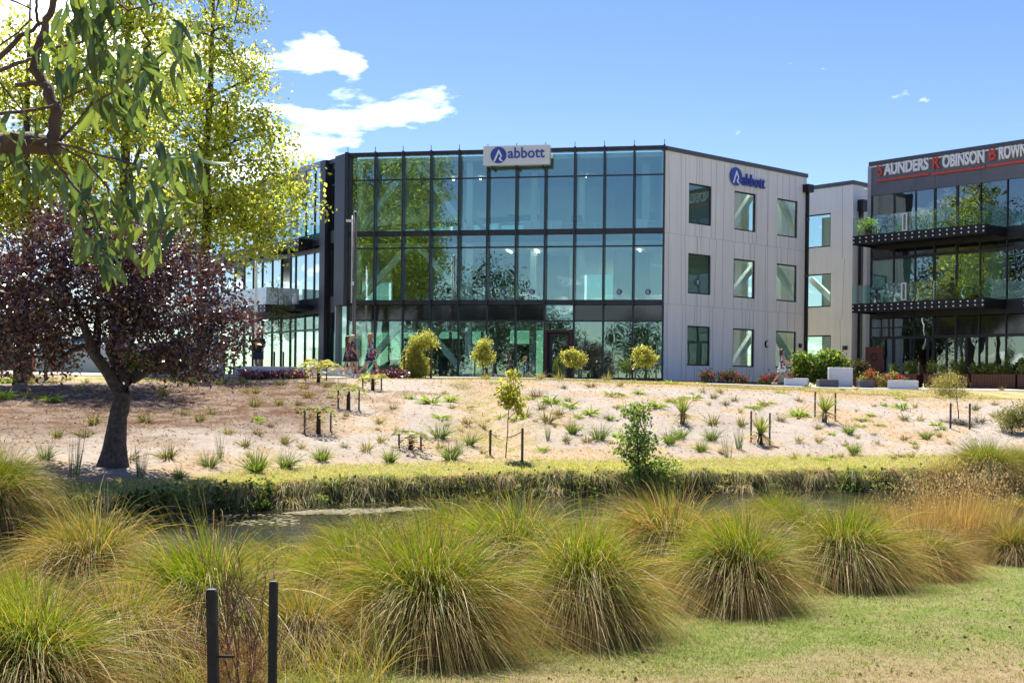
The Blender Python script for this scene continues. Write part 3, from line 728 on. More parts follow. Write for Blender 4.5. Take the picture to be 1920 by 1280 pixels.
br.box('return_wall', 1.15, 8, 0, 12.0, -.3, -.1, 'concrete_warm'); br.box('coping', .0, 8, 12.1, 12.34, -.3, .05, 'coping')
s, h = bw.at(1585, 652); bx_ = empty('meter_box', bw.P(s, h, 0), 'small black meter box on the pale concrete block near its corner', 'box')
bw.box('housing', s - .16, s + .16, h - .12, h + .12, .006, .08, 'black_steel', bx_); bw.box('dial', s - .09, s + .02, h - .04, h + .08, .08, .084, 'coping', bx_)

# right hand offices with balconies
S = empty('balcony_office_building', (24, 64, 0), 'dark glass office with bolted glass balconies and red and white lettering on its fascia', 'building')
pS = W(1632, 305, 66.9); SL = 17.
sf = Facade((pS.x, pS.y), (pS.x + .654 * SL, pS.y - .757 * SL), S)
top = 12.2
sf.box('roof_edge', -.02, SL, top - .22, top, -.3, .14, 'coping'); sf.box('roof_trim', 0, SL, top - .32, top - .24, -.2, .10, 'pale_metal')
sf.box('end_post', -.12, .1, 0, top - .22, -.6, .06, 'panel_grey')
ms = [.14] + [sf.at(px, 430)[0] for px in (1677, 1717, 1753, 1795, 1839, 1889)]
ms += [ms[-1] + 1.75, ms[-1] + 3.5, ms[-1] + 5.2, SL - .1]
fb = sf.at(1700, 360)[1]                                      # underside of the sign fascia
for i in range(len(ms) - 1): sf.box('fascia_panel', ms[i] + .004, ms[i + 1] - .004, fb, top - .33, -.1, .02, 'fascia')
for i, s in enumerate(ms):
    w = .10 if i in (3, 4) else .05
    sf.box('mullion', s - w / 2, s + w / 2, 0, fb - .003, -.1, .07, 'frame_dark')
for i in range(len(ms) - 1):
    a, b = ms[i] + .05, ms[i + 1] - .05
    sf.pane(a, b, 7.95, fb - .02, 0, 'glass_street')
    sf.pane(a, b, 4.3, 6.75, 0, 'glass_street'); sf.pane(a, b, 6.9, 7.3, 0, 'glass_dark')
    if i < 6 or i > 7:
        lo = 4.3 if i != 2 else 6.2
        sf.box('blind', a, b, max(lo, 4.75 - .15 * (i % 3)) if i != 2 else 6.2, 6.72, -.32, -.3, 'blind')
    sf.pane(a, b, 2.55, 3.5, 0, 'glass_dark' if i > 2 else 'glass_street'); sf.pane(a, b, .25, 2.4, 0, 'glass_street')
for h0, h1, t1 in ((7.3, 7.95, .05), (3.55, 4.3, .05), (6.75, 6.9, .05), (2.4, 2.55, .05), (0, .25, .05)):
    sf.box('floor_band', .14, SL, h0, h1, -.14, t1, 'frame_dark')
for i in range(1, 3): sf.box('mullion', ms[0] + (ms[1] - ms[0]) * i / 3 - .03 + .2, ms[0] + (ms[1] - ms[0]) * i / 3 + .03 + .2, 2.45, 3.5, -.08, .04, 'frame_dark')
sf.box('mullion', ms[0], ms[2], 3.0, 3.06, -.08, .045, 'frame_dark')
for s in (1.6, 2.6, 3.6, 4.7, 5.8, 6.9): sf.box('door_stile', s - .05, s + .05, .25, 2.4, -.05, .05, 'frame_dark')
for h0, h1 in ((.02, .24), (3.56, 3.9), (7.32, 7.6), (11.2, 11.6)):
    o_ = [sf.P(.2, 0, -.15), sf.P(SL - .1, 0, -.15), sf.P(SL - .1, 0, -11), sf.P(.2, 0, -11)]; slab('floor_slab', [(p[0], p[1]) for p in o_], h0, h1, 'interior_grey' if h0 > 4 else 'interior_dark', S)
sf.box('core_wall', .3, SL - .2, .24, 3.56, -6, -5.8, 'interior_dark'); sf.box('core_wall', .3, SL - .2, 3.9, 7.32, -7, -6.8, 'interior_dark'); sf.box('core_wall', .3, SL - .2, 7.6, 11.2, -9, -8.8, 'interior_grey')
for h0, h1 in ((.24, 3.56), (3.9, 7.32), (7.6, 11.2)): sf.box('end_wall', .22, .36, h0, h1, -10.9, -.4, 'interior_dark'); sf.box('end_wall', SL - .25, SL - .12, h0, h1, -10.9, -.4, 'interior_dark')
for s, t in ((2.6, -2), (3.6, -3.2), (4.4, -1.7), (4.6, -4), (6.0, -2), (6.2, -3.6)): sf.disc('ceiling_glow', s, 11.1, .01, t - .6, t, 'lamp_glow', S, 8, ry=.02) if False else sf.box('ceiling_glow', s - .3, s + .3, 11.1, 11.17, t - .3, t, 'lamp_glow')
s0b, s1b = .4, sf.at(1889, 440)[0]
balcony(sf, s0b, s1b, 7.72, 2.24, S); balcony(sf, s0b, s1b, 4.08, 2.24, S)
balcony(sf, s1b + 1.2, SL - .3, 7.72, .7, S); balcony(sf, s1b + 1.2, SL - .3, 4.08, .7, S)
for h in (8.4, 4.8):
    for ds in (-.11, .11): sf.box('gate_post', 3.55 + ds - .03, 3.55 + ds + .03, h - .5, h + .42, 2.27, 2.33, 'pale_metal')
    for k in (0, .86): sf.box('gate_bar', 3.55 - .08, 3.55 + .08, h - .5 + k, h - .44 + k, 2.27, 2.32, 'pale_metal')
# sign: three words, first letters red, each underlined
SG3 = empty('fascia_sign', sf.P(.5, fb, .03), 'raised white capital letters with red initials and red underlines along the dark fascia', 'sign')
def word(px, py, first, rest, wpx):
    s, h = sf.at(px, py, .06); s_end = sf.at(wpx[0], wpx[1], .06)[0]
    size = 1.08
    o, w1 = lettering('initial_letter', first, size * .92, sf, s, h, .075, .045, 'red_paint', SG3, squash=.72, bold=.026)
    o2, w2 = lettering('letters', rest, size * .84, sf, s + w1 + .13, h + .0, .075, .045, 'white_paint', SG3, squash=1., bold=.036)
    k = (s_end - s - w1 - .15) / w2
    for v in o2.data.vertices:
        p = v.co + ORG[SG3.name]; q = (p - sf.O); ss_ = q.dot(sf.e); d = (ss_ - (s + w1 + .13)) * (k - 1)
        v.co += sf.e * d
    sf.box('underline', s - .02, s_end + .02, h - .34, h - .22, .04, .12, 'red_paint', SG3)
word(1645, 330, 'S', 'AUNDERS', (1742, 320)); word(1748, 317, 'R', 'OBINSON', (1847, 302)); word(1854, 301, 'B', 'ROWN', (1926, 289))
# ------------------------------------------------------------------ trees
mat('bark_grey', (.10, .075, .055), .9, vary=(6, (.05, .038, .03), .35, .7), bump=(22, .9))
mat('bark_dark', (.055, .040, .034), .9, vary=(11, (.13, .10, .085), .42, .68), bump=(26, 1.0))
mat('bark_peach', (.095, .058, .045), .8, vary=(9, (.16, .11, .09), .4, .7), bump=(40, .8))
mat('twig', (.12, .075, .05), .8)
leafmat('leaf_yellow', .80, .5, .2, (1.12, 1.15, .75)); leafmat('leaf_purple', .16, .34, .9, (1.4, .8, .7))
leafmat('leaf_green', .55, .5, .18, (1.15, 1.12, .7)); leafmat('leaf_peach', .34, .34, .5, (1.3, 1.25, .5)); leafmat('grass_blade', .40, .5, .25, (1.2, 1.1, .6))
leafmat('leaf_dark', .15, .5, .2, (1, 1, .8)); leafmat('petal', .3, .5, .3, (1, .8, .8))

def in_lobes(lobes, n):
    """n points spread through a union of ellipsoids, denser towards the skin"""
    w = np.array([l[1] * l[2] * l[3] for l in lobes]); w = w / w.sum(); out = []
    for k, l in zip(rng.multinomial(n, w), lobes):
        d = unit(rng.normal(size=(k, 3))); r = rng.uniform(.12, 1, k) ** .48
        out.append(np.array(l[0]) + d * r[:, None] * np.array([l[1], l[2], l[3]]))
    return np.concatenate(out)
def limbs_to(nodes, clumps, r_twig, r_max, up=.25, sides=5):
    """branches that reach every clump from the nearest wood already grown; nodes: trunk points"""
    P = [np.array(p, float) for p in nodes]; par = [-1] + list(range(len(nodes) - 1)); cnt0 = len(P)
    c0 = np.array(nodes[-1]); order = np.argsort(np.linalg.norm(clumps - np.mean(np.array(nodes), 0), axis=1))
    for i in order:
        c = clumps[i]; A_ = np.array(P)
        d = np.linalg.norm(A_ - c, axis=1) + up * np.maximum(0, A_[:, 2] - c[2] + .2) * 2
        j = int(np.argmin(d)); a = P[j]
        L = np.linalg.norm(c - a); m = (a + c) / 2 + rng.normal(size=3) * L * .09 + np.array([0, 0, .10 * L])
        P.append(m); par.append(j); P.append(c); par.append(len(P) - 2)
    n = len(P); w = np.zeros(n)
    leaf = np.ones(n); 
    for i in range(n - 1, 0, -1):
        w[i] = max(w[i], 1); w[par[i]] += w[i]
    rad = np.clip(r_twig * np.sqrt(np.maximum(w, 1)), r_twig, r_max)
    lst = [tube([P[par[i]], P[i]], [min(rad[par[i]], rad[i] * 1.25), rad[i]], sides, False) for i in range(cnt0, n)]
    return merge(lst)
def crown_leaves(clumps, per, spread, size, aspect, cols, p, droop=.35, var=.2, shell=True):
    n = len(clumps) * per
    base = np.repeat(clumps, per, 0); off = rng.normal(size=(n, 3)) * spread * np.array([1, 1, .8])
    c = base + off
    ax = unit(rng.normal(size=(n, 3)) + unit(off) * .7 + np.array([0, 0, -droop]))
    tint = np.repeat(1 + rng.normal(size=(len(clumps), 1)) * .16, per, 0)
    return leafquads(c, ax, size * rng.uniform(.6, 1.25, n), aspect, randcol(n, cols, p, var) * tint)
def tree(name, label, cat, trunk_pts, trunk_r, lobes, nclump, per, spread, size, aspect, cols, p, lmat, bark, r_twig=.012, r_max=.16, extra_limbs=(), group=None, extra_clumps=None, droop=.35, gnarl=0):
    base = trunk_pts[0]
    root = empty(name, base, label, cat, group)
    if gnarl:
        tp, tr_ = [], []
        for i in range(len(trunk_pts) - 1):
            for k in range(5): u = k / 5; tp.append(Vector(trunk_pts[i]).lerp(Vector(trunk_pts[i + 1]), u)); tr_.append(trunk_r[i] * (1 - u) + trunk_r[i + 1] * u)
        tp.append(Vector(trunk_pts[-1])); tr_.append(trunk_r[-1]); ns = 22
        V, Fs = tube(tp, tr_, ns); V = [tp[j // ns] + (v - tp[j // ns]) * (1 + gnarl * (2 * float(vnoise((j % ns) * .9, j // ns * .35, 5)) - 1) + gnarl * 1.2 * max(0, 1 - (j // ns) / 4) * math.cos((j % ns) / ns * 2 * math.pi * 5)) for j, v in enumerate(V)]
    else: V, Fs = tube(trunk_pts, trunk_r, 11)
    part('trunk', V, Fs, bark, root, True)
    nodes = [tuple(q) for q in trunk_pts[max(1, len(trunk_pts) // 2):]]
    for pts, rr in extra_limbs:
        V, Fs = tube(pts, rr, 9); part('limb', V, Fs, bark, root, True); nodes += [tuple(q) for q in pts[1:]]
    cl = in_lobes(lobes, nclump)
    if extra_clumps is not None: cl = np.concatenate([cl, extra_clumps])
    V, Fs = limbs_to(nodes, cl, r_twig, r_max); tag(part('branches', V, Fs, bark, root), kind='stuff')
    v, q, c = crown_leaves(cl, per, spread, size, aspect, cols, p, droop)
    me = npmesh('crown', v - np.array(base), q, c); o = link('crown', me, lmat, root)
    return root
def Wn(px, py, d): return np.array(W(px, py, d))
YEL = [(.60, .60, .13), (.52, .55, .12), (.40, .45, .10), (.64, .54, .12), (.28, .33, .08)]
YP = [.25, .30, .24, .09, .12]
def wob(a, b, n, amt):
    a, b = Vector(a), Vector(b); return [a + (b - a) * (i / (n - 1)) + Vector((random.uniform(-amt, amt), random.uniform(-amt, amt), 0)) * (0 if i in (0,) else 1) for i in range(n)]
def yellow_tree(px, d, label, lobes, nclump, per, lead, size=.215, spread=.33):
    b = W(px, 700, d); b.z = Gz(b.x, b.y) - .1
    tr = wob(b, W(lead[0], lead[1], d), 9, .12); n = len(tr)
    lim = []
    for (p0, p1, r) in lead[2]:
        a = tr[p0]; e = W(p1[0], p1[1], d + p1[2]); pts = wob(a, e, 6, .12); lim.append((pts, [r * (1 - .8 * i / 5) for i in range(6)]))
    return tree('autumn_tree', label, 'tree', tr, [.30 - .27 * i / (n - 1) for i in range(n)], [(Wn(x, y, d + dd), rx * d / 47.5, ry * d / 47.5, rz * d / 47.5) for (x, y, dd, rx, ry, rz) in lobes], nclump, per, spread, size, .30, YEL, YP, 'leaf_yellow', 'bark_grey', .012, .11, lim, 'yellowing trees on the far bank')
yellow_tree(372, 54, 'tall yellow green tree whose leafy boughs hang in front of the balcony wing',
    [(450, 335, 0, 2.9, 2.4, 3.0), (500, 380, -.6, 2.0, 1.5, 1.6), (400, 150, 0, 2.6, 2.2, 3.2), (430, -60, 0, 2.0, 2.0, 2.6), (350, 400, 0, 2.4, 2.0, 2.0), (470, 455, -.4, 2.1, 1.4, 1.1), (330, 250, .5, 2.4, 2, 2.6)],
    520, 48, (405, -130, [(3, (500, 380, -.5), .09), (4, (480, 250, 0), .08), (5, (500, 130, 0), .07), (4, (330, 200, .5), .08)]))
yellow_tree(222, 45.5, 'tall thin yellow tree with dark upright stems behind the purple crown',
    [(210, 300, 0, 2.7, 2.0, 2.6), (230, 120, 0, 2.8, 2.0, 3.0), (240, -60, 0, 2.4, 2.0, 2.6), (130, 210, .5, 2.2, 1.8, 2.4)],
    290, 40, (238, -160, [(3, (300, 120, 0), .09), (4, (140, 120, 0), .08), (5, (250, 0, .3), .06)]))
yellow_tree(40, 44.5, 'bright yellow tree rising behind the bare peach limbs at the picture edge',
    [(40, 330, 0, 2.9, 2.2, 2.3), (60, 140, 0, 2.4, 2.0, 2.4), (-90, 280, 0, 2.6, 2.2, 3.0), (20, 410, 0, 2.4, 1.6, 1.2)],
    260, 56, (60, 0, [(3, (100, 230, 0), .09), (3, (-60, 230, 0), .09)]))

# purple leaved tree on the bank
pb = hit(214, 872); dp = pb.y
PUR = [(.090, .044, .036), (.060, .030, .026), (.155, .083, .062), (.28, .18, .14), (.032, .017, .016)]  # palest tone paints gloss highlights into the leaf colours
fork = W(232, 735, dp)
tr = [pb - Vector((0, 0, .15)), W(216, 830, dp), W(222, 780, dp), W(230, 745, dp), fork]
lim = [([fork + Vector((0, 0, -.15)), W(205, 700, dp), W(178, 665, dp - .2), W(165, 630, dp - .3), W(150, 590, dp - .3), W(120, 540, dp - .2)], [.17, .14, .12, .10, .08, .05]),
       ([W(178, 668, dp - .2), W(182, 630, dp), W(185, 580, dp + .2), W(195, 500, dp + .4)], [.11, .09, .07, .04]),
       ([fork, W(245, 712, dp), W(222, 690, dp + .2), W(205, 655, dp + .3), W(230, 590, dp + .5), W(250, 520, dp + .8)], [.17, .15, .13, .10, .08, .05]),
       ([W(246, 712, dp), W(270, 700, dp + .1), W(320, 672, dp), W(370, 640, dp - .2), W(420, 610, dp - .2)], [.11, .09, .075, .055, .04])]
lob = [(Wn(180, 520, dp), 2.5, 2.2, 1.5), (Wn(330, 590, dp), 1.75, 1.8, 1.35), (Wn(60, 570, dp), 1.75, 1.8, 1.35), (Wn(370, 655, dp - .2), 1.0, 1.2, .62), (Wn(-40, 600, dp), 1.3, 1.4, 1.2), (Wn(60, 640, dp + .3), 1.4, 1.2, .55), (Wn(130, 455, dp), 1.5, 1.4, .75), (Wn(260, 470, dp + .2), 1.3, 1.3, .6)]
ec = np.array([Wn(x, y, dp + z) for x, y, z in ((436, 688, -.1), (400, 702, 0), (360, 700, .1), (20, 690, 0), (45, 700, .1), (130, 660, .2), (110, 690, .2), (455, 600, 0), (440, 560, .2), (80, 670, 0), (300, 690, 0))])
tree('purple_leaf_tree', 'spreading dark purple leaved tree with a forked trunk on the bare bank', 'tree', tr, [.36, .23, .19, .185, .19], lob, 520, 66, .19, .112, .27, PUR, [.3, .25, .25, .1, .1], 'leaf_purple', 'bark_dark', .007, .06, lim, None, ec, gnarl=.13)

# trees on the viewer's side of the stream; they stand beside and behind the camera and appear mirrored in the glass front
DKG = [(.025, .045, .014), (.04, .06, .018), (.018, .03, .011), (.055, .07, .024)]
def bank_tree(x, y, h, r, label, dens=170):
    z = Gz(x, y) - .1; b = Vector((x, y, z)); tr = wob(b, b + Vector((0, 0, h * .8)), 8, .2)
    tree('bank_tree', label, 'tree', tr, [.35 - .3 * i / 7 for i in range(8)], [((x, y, z + h * .62), r, r, h * .36), ((x + r * .5, y + r * .3, z + h * .45), r * .7, r * .7, h * .2), ((x - r * .5, y - r * .2, z + h * .5), r * .7, r * .7, h * .22)],
         dens, 60, .62, .26, .3, DKG, None, 'leaf_dark', 'bark_grey', .03, .2, (), 'trees of the near bank mirrored in the glass')
bank_tree(-39, 17, 23, 4.2, 'tall dark tree of the near bank mirrored in the leftmost glass bays')
bank_tree(-30.5, 8, 15, 4.0, 'dark bushy tree of the near bank mirrored in the middle of the glass front')
bank_tree(-23.5, 10, 16.5, 4.2, 'tall dark tree of the near bank mirrored in the first floor panes under the sign')
bank_tree(-24, -6, 11, 3.6, 'low dark tree of the near bank mirrored above the office door', 130)
bank_tree(-12, -8, 9.5, 5.0, 'round dark tree of the near bank mirrored in the lowest right panes', 130)
bank_tree(-3, -9, 8.5, 4.6, 'small dark tree of the near bank mirrored beside the concrete corner', 120)
bank_tree(-27, 51, 17, 4.6, 'broad dark tree beyond the picture edge mirrored in the balcony office glass')
bank_tree(-37, 47, 19, 5.0, 'tall dark tree beyond the picture edge mirrored above the lower balcony')
bank_tree(-46, 56, 20, 5.4, 'farthest dark tree beyond the picture edge mirrored in the balcony office glass')
bank_tree(-31, 58, 8, 4.4, 'low bushy tree beyond the picture edge mirrored low in the balcony office glass', 150)  # this and the next two are added to darken the low reflections
bank_tree(-39, 56, 9, 4.8, 'second low bushy tree beyond the picture edge mirrored low in the balcony office glass', 150)
bank_tree(-50, 50, 10, 5.0, 'third low bushy tree beyond the picture edge mirrored low in the balcony office glass', 150)
bank_tree(-46, 28, 18, 4.5, 'broad dark tree of the near bank mirrored at the corner fins')
# ------------------------------------------------------------------ peach tree whose boughs hang into the picture
def leaf_mesh(name, L, w, bend, fold, col):
    n = 7; V, C = [], []
    for i in range(n):
        t = i / (n - 1); ww = w * math.sin(math.pi * min(1, t * .93 + .04)) ** .75 * (1 - .35 * t) + .0006
        z = -bend * L * t * t; x = L * t * (1 - .25 * bend * t)
        V += [(x, -ww, z + fold * ww), (x, 0, z), (x, ww, z + fold * ww)]
        C += [col, tuple(k * 1.5 for k in col), col]
    Q = [(i * 3 + k, i * 3 + k + 1, (i + 1) * 3 + k + 1, (i + 1) * 3 + k) for i in range(n - 1) for k in (0, 1)]
    me = npmesh(name, np.array(V), np.array(Q), np.array(C), True); me.materials.append(MATS['leaf_peach']); return me
leaf_meshes = [leaf_mesh('peach_leaf', .128, .0185, b, f, c) for b, f, c in ((.25, .4, (.10, .16, .07)), (.5, .3, (.075, .13, .06)), (.8, .4, (.13, .19, .08)), (.35, .6, (.05, .09, .045)), (.6, .2, (.15, .20, .07)), (1.0, .3, (.07, .115, .05)))]
pd = 4.9
PT = empty('peach_tree', (-2.75, pd, Gz(-2.75, pd)), 'peach tree reaching in from the edge with drooping long green leaves', 'tree')
V, Fs = tube([Vector((-2.75, pd, Gz(-2.75, pd) - .1)), Vector((-2.7, pd, -1.2)), W(-260, 420, pd), W(-150, 320, pd), W(-60, 280, pd), W(0, 272, pd), W(60, 268, pd), W(112, 276, pd)], [.16, .13, .11, .085, .06, .05, .045, .035], 12)
part('trunk', V, Fs, 'bark_peach', PT, True)
def bough(pts, r0, r1, name='bough'):
    P_ = [W(x, y, pd + dz) for x, y, dz in pts]; n = len(P_); Q_ = []
    for i in range(n - 1):
        for k in range(4): Q_.append(P_[i] + (P_[i + 1] - P_[i]) * (k / 4) + Vector([random.uniform(-1, 1) * r0 * .35 for _ in range(3)]))
    Q_.append(P_[-1]); m = len(Q_)
    V, Fs = tube(Q_, [r0 + (r1 - r0) * i / (m - 1) for i in range(m)], 8); part(name, V, Fs, 'bark_peach', PT, True); return Q_
bough([(104, 270, 0), (104, 215, 0), (88, 165, .02), (64, 128, .03), (75, 82, .02), (90, 40, .0), (108, -10, -.03)], .026, .013)
for pts, r0, r1 in (([(-10, 118, 0), (40, 68, .0), (80, 42, .03), (100, 25, .05)], .012, .005), ([(72, 45, 0), (68, 20, 0), (70, -10, 0)], .007, .005), ([(-10, 136, -.1), (30, 120, -.05), (60, 110, 0)], .010, .006),
                    ([(0, 214, 0), (50, 208, 0), (95, 200, -.05), (135, 178, -.1), (165, 165, -.12)], .008, .004), ([(20, 252, -.05), (60, 262, -.06), (110, 268, -.08), (180, 288, -.12), (250, 308, -.15), (278, 318, -.15)], .007, .004),
                    ([(112, 262, 0), (140, 235, -.05), (160, 210, -.08), (175, 190, -.1)], .007, .004), ([(85, 270, -.05), (105, 305, -.08), (140, 350, -.1), (172, 390, -.1), (190, 435, -.1)], .007, .004),
                    ([(100, 268, -.05), (160, 300, -.1), (200, 350, -.12), (215, 390, -.14)], .006, .003), ([(98, 90, .02), (150, 80, 0), (200, 60, -.05)], .006, .003), ([(85, 158, .02), (60, 155, 0), (30, 160, 0)], .012, .010),
                    ([(165, 98, -.1), (195, 70, -.1), (215, 40, -.1)], .004, .003), ([(250, 140, -.1), (290, 115, -.12), (345, 70, -.15), (350, 45, -.15)], .004, .002), ([(160, 205, -.1), (230, 160, -.1), (260, 135, -.12)], .005, .003),
                    ([(-5, 150, -.1), (40, 205, -.1), (70, 240, -.1)], .004, .003), ([(20, 0, 0), (60, 18, 0)], .004, .003), ([(0, 85, 0), (35, 60, 0), (60, 35, 0)], .004, .003), ([(15, 270, -.1), (5, 240, -.1), (0, 230, -.1)], .008, .004),
                    ([(45, 262, -.08), (55, 290, -.1), (45, 305, -.1)], .004, .003), ([(200, -10, -.1), (240, 20, -.1), (300, 5, -.1)], .005, .003), ([(35, 170, 0), (45, 210, 0), (60, 220, 0)], .003, .002), ([(0, 320, 0), (30, 300, -.05), (50, 285, -.05)], .005, .003)):
    bough(pts, r0, r1, 'twig')
clusters = [(128, 2, 8, .5), (145, 30, 8, .4), (160, 15, 7, .5), (200, -8, 7, .3), (240, -15, 3, .2), (68, 82, 5, .6), (130, 95, 5, .3), (195, 62, 8, .4), (210, 100, 10, .5), (168, 110, 8, .6), (235, 120, 7, .6), (200, 165, 9, .4), (300, 108, 7, .6), (335, 90, 7, .5), (350, 48, 6, .9),
            (325, 120, 5, .3), (290, 170, 7, .6), (250, 180, 6, .6), (190, 200, 8, .5), (20, 300, 7, .5), (45, 305, 5, .5), (140, 305, 5, .4), (185, 300, 5, .4), (100, 340, 5, .6), (130, 370, 7, .5), (175, 390, 9, .6), (220, 350, 8, .6), (205, 385, 8, .5),
            (300, 305, 9, .6), (335, 300, 8, .7), (345, 310, 6, .6), (310, 360, 8, .5), (250, 400, 8, .6), (300, 405, 9, .6), (270, 440, 6, .4), (180, 440, 9, .5), (195, 475, 9, .7), (215, 480, 8, .7), (165, 465, 5, .6), (150, 140, 5, .4), (110, 130, 3, .4), (60, 215, 3, .4), (15, 230, 2, .4)]
random.seed(21)
for (x, y, n, sp) in clusters:
    o = W(x, y, pd - .12 + random.uniform(-.12, .12))
    for k in range(max(2, round(n * 1.05))):
        lf = bpy.data.objects.new('leaf', random.choice(leaf_meshes)); COL.objects.link(lf); lf.parent = PT
        th = random.uniform(0, 2 * math.pi); hang = random.uniform(.3, 1.2) * sp * 1.5
        d = Vector((math.cos(th) * hang, math.sin(th) * hang * .7, -1 + random.uniform(-.1, .55) * sp)).normalized()
        zf = Vector((0, -1, .35)); zf = (zf - d * zf.dot(d)).normalized(); yf = zf.cross(d); lf.rotation_mode = 'QUATERNION'; lf.rotation_quaternion = Matrix((d, yf, zf)).transposed().to_quaternion() @ Matrix.Rotation(random.gauss(0, .65), 3, 'X').to_quaternion()
        lf.location = o + Vector((random.uniform(-.07, .07), random.uniform(-.08, .08), random.uniform(-.05, .07))) - ORG[PT.name]
        s = random.uniform(.72, 1.12); lf.scale = (s, s * random.uniform(.8, 1.25), s)

# ------------------------------------------------------------------ tussock grasses
GREEN = np.array([(.17, .25, .010), (.21, .28, .014), (.13, .20, .010)]); STRAW = np.array([(.50, .36, .15), (.41, .27, .105), (.57, .45, .23), (.35, .21, .08)])
def grass_part(n, amin, amax, r0, z0, z1, Lmin, Lmax, dmin, dmax, w, c0, c1, c2, seg=6, lean=(0, 0), tufts=0):
    """n arching blades; colour runs c0 -> c1 -> c2 from foot to tip"""
    th = rng.uniform(0, 2 * math.pi, n); an = np.radians(rng.uniform(amin, amax, n)); rr = r0 * np.sqrt(rng.uniform(0, 1, n))
    th2 = th + rng.normal(size=n) * .45
    if tufts:
        kk = rng.integers(0, tufts, n); tl = rng.normal(size=(tufts, 2)) * .20; tlen = rng.uniform(.78, 1.18, tufts)
    root = np.stack([rr * np.cos(th), rr * np.sin(th), rng.uniform(z0, z1, n)], 1)
    d = np.stack([np.sin(an) * np.cos(th2) + lean[0], np.sin(an) * np.sin(th2) + lean[1], np.cos(an)], 1); d = unit(d)
    ls = np.ones(n)
    if tufts: d[:, :2] += tl[kk]; d = unit(d); ls = tlen[kk]
    a, b, c_ = (np.asarray(x) for x in (c0, c1, c2))
    k1 = randcol(n, a); k2 = randcol(n, b); k3 = randcol(n, c_)
    def colf(t): return k1 + (k2 - k1) * min(1, t / .55) if t < .55 else k2 + (k3 - k2) * ((t - .55) / .45)
    return ribbons(root, d, rng.uniform(Lmin, Lmax, n) * ls, rng.uniform(dmin, dmax, n), w * rng.uniform(.7, 1.3, n), seg, colf)
def tussock_meshes(dens=1.0, lean=(0, 0), dry=0.):
    g2 = np.concatenate([GREEN * 1.1, GREEN * 1.25, STRAW[:1] * .6]); mid = np.concatenate([GREEN, GREEN * 1.2, GREEN * 1.1, STRAW[:2] * .75])
    if dry > .5: g2 = np.concatenate([GREEN, STRAW * .7]); mid = np.concatenate([GREEN, STRAW * .8, STRAW * .7])
    tipc = np.concatenate([STRAW, STRAW * .8, GREEN * 1.3, GREEN * 1.1])
    blades = cat3([grass_part(int(950 * dens), 0, 30, .16, .30, .46, .70, 1.15, .25, .60, .0064, GREEN, g2, tipc, seg=7, lean=lean, tufts=9),
                   grass_part(int(1500 * dens), 14, 52, .20, .26, .44, .95, 1.45, .45, .80, .0064, GREEN * .9, mid, tipc, seg=8, lean=lean, tufts=14),
                   grass_part(int(1350 * dens), 36, 76, .22, .22, .42, .95, 1.45, .60, .95, .0062, np.concatenate([GREEN * .8, STRAW[3:]]), np.concatenate([mid, STRAW * .8]), STRAW, seg=8, lean=lean, tufts=14)])
    skirt = cat3([grass_part(int(800 * dens), 55, 105, .26, .02, .32, .38, .72, .35, .8, .0078, STRAW * .6, STRAW * .8, STRAW * .9, seg=5),
                  grass_part(int(1100 * dens), 50, 95, .2, .25, .52, .50, .92, .60, 1.0, .0082, STRAW * .75, STRAW * .95, STRAW, seg=6, lean=(lean[0] * .5, lean[1] * .5)),
                  grass_part(int(650 * dens), 20, 80, .25, .2, .45, 1.0, 1.75, .55, .9, .0074, STRAW * .8, STRAW, STRAW, seg=8, lean=lean, tufts=14)])
    pass
    pass
    a = npmesh('tussock_blades', *blades); a.materials.append(MATS['grass_blade']); b = npmesh('tussock_skirt', *skirt); b.materials.append(MATS['grass_blade'])
    return a, b
TM = [tussock_meshes(1.2, (-.10, -.05)), tussock_meshes(1.1, (.04, -.05)), tussock_meshes(1.05, (-.30, 0)), tussock_meshes(1.0, (-.2, .1), 1.0), tussock_meshes(.9, (.22, 0), 1.0), tussock_meshes(1.1, (.04, .1)), tussock_meshes(1.1, (-.22, -.12), .3)]
def tussock(px, py, s, k, label, sz=1.0, at=None, group='tussock grasses along the near bank'):
    p = (at or hit(px, py, 4, 60)) - Vector((0, 0, .13)); s *= .97; o = empty('tussock_plant', p, label, 'grass clump', group)
    for nm, me in zip(('blades', 'dry_skirt'), TM[k]): link(nm, me, None, o)
    o.rotation_euler = (random.uniform(-.13, .13), random.uniform(-.13, .13), random.uniform(-1.1, 1.1)); kx = random.uniform(.86, 1.2); o.scale = (s * kx, s / kx, s * sz * random.uniform(.93, 1.08)); return o
tussock(815, 1228, 1.06, 0, 'large fountain of green tussock grass nearest the middle, straw skirt spreading onto the lawn', 1.22)
tussock(1095, 1186, 1.06, 1, 'round tussock grass with a bright green heart just right of the largest one', 1.2)
tussock(1392, 1140, 1.08, 6, 'broad low tussock grass with a straw skirt right of the round one', 1.08)
tussock(1590, 1098, 1.06, 5, 'tall tussock grass standing on a thick brown thatch skirt', 1.15)
tussock(1735, 1080, .85, 3, 'thin straggly dry tussock grass right of the tall thatched one')
tussock(1900, 1052, .92, 4, 'low yellowing tussock grass at the lawn edge by the picture border', .85)
tussock(665, 1170, 1.0, 2, 'olive tussock grass tucked behind the largest fountain clump', 1.15)
tussock(560, 1235, .8, 3, 'dry brown tussock grass beside the second black post')
tussock(372, 1225, 1.1, 2, 'windswept green tussock grass behind the first black post', 1.2)
tussock(40, 1330, 1.05, 6, 'bright green tussock grass in the lowest corner of the picture')
tussock(210, 1270, .95, 3, 'straw coloured tussock grass between the corner clump and the posts')
tussock(180, 1150, 1.1, 3, 'pale dry tussock grass leaning over the water near the bare shrub', 1.15)
tussock(20, 1190, .9, 2, 'olive tussock grass at the water edge above the corner clump', .9)
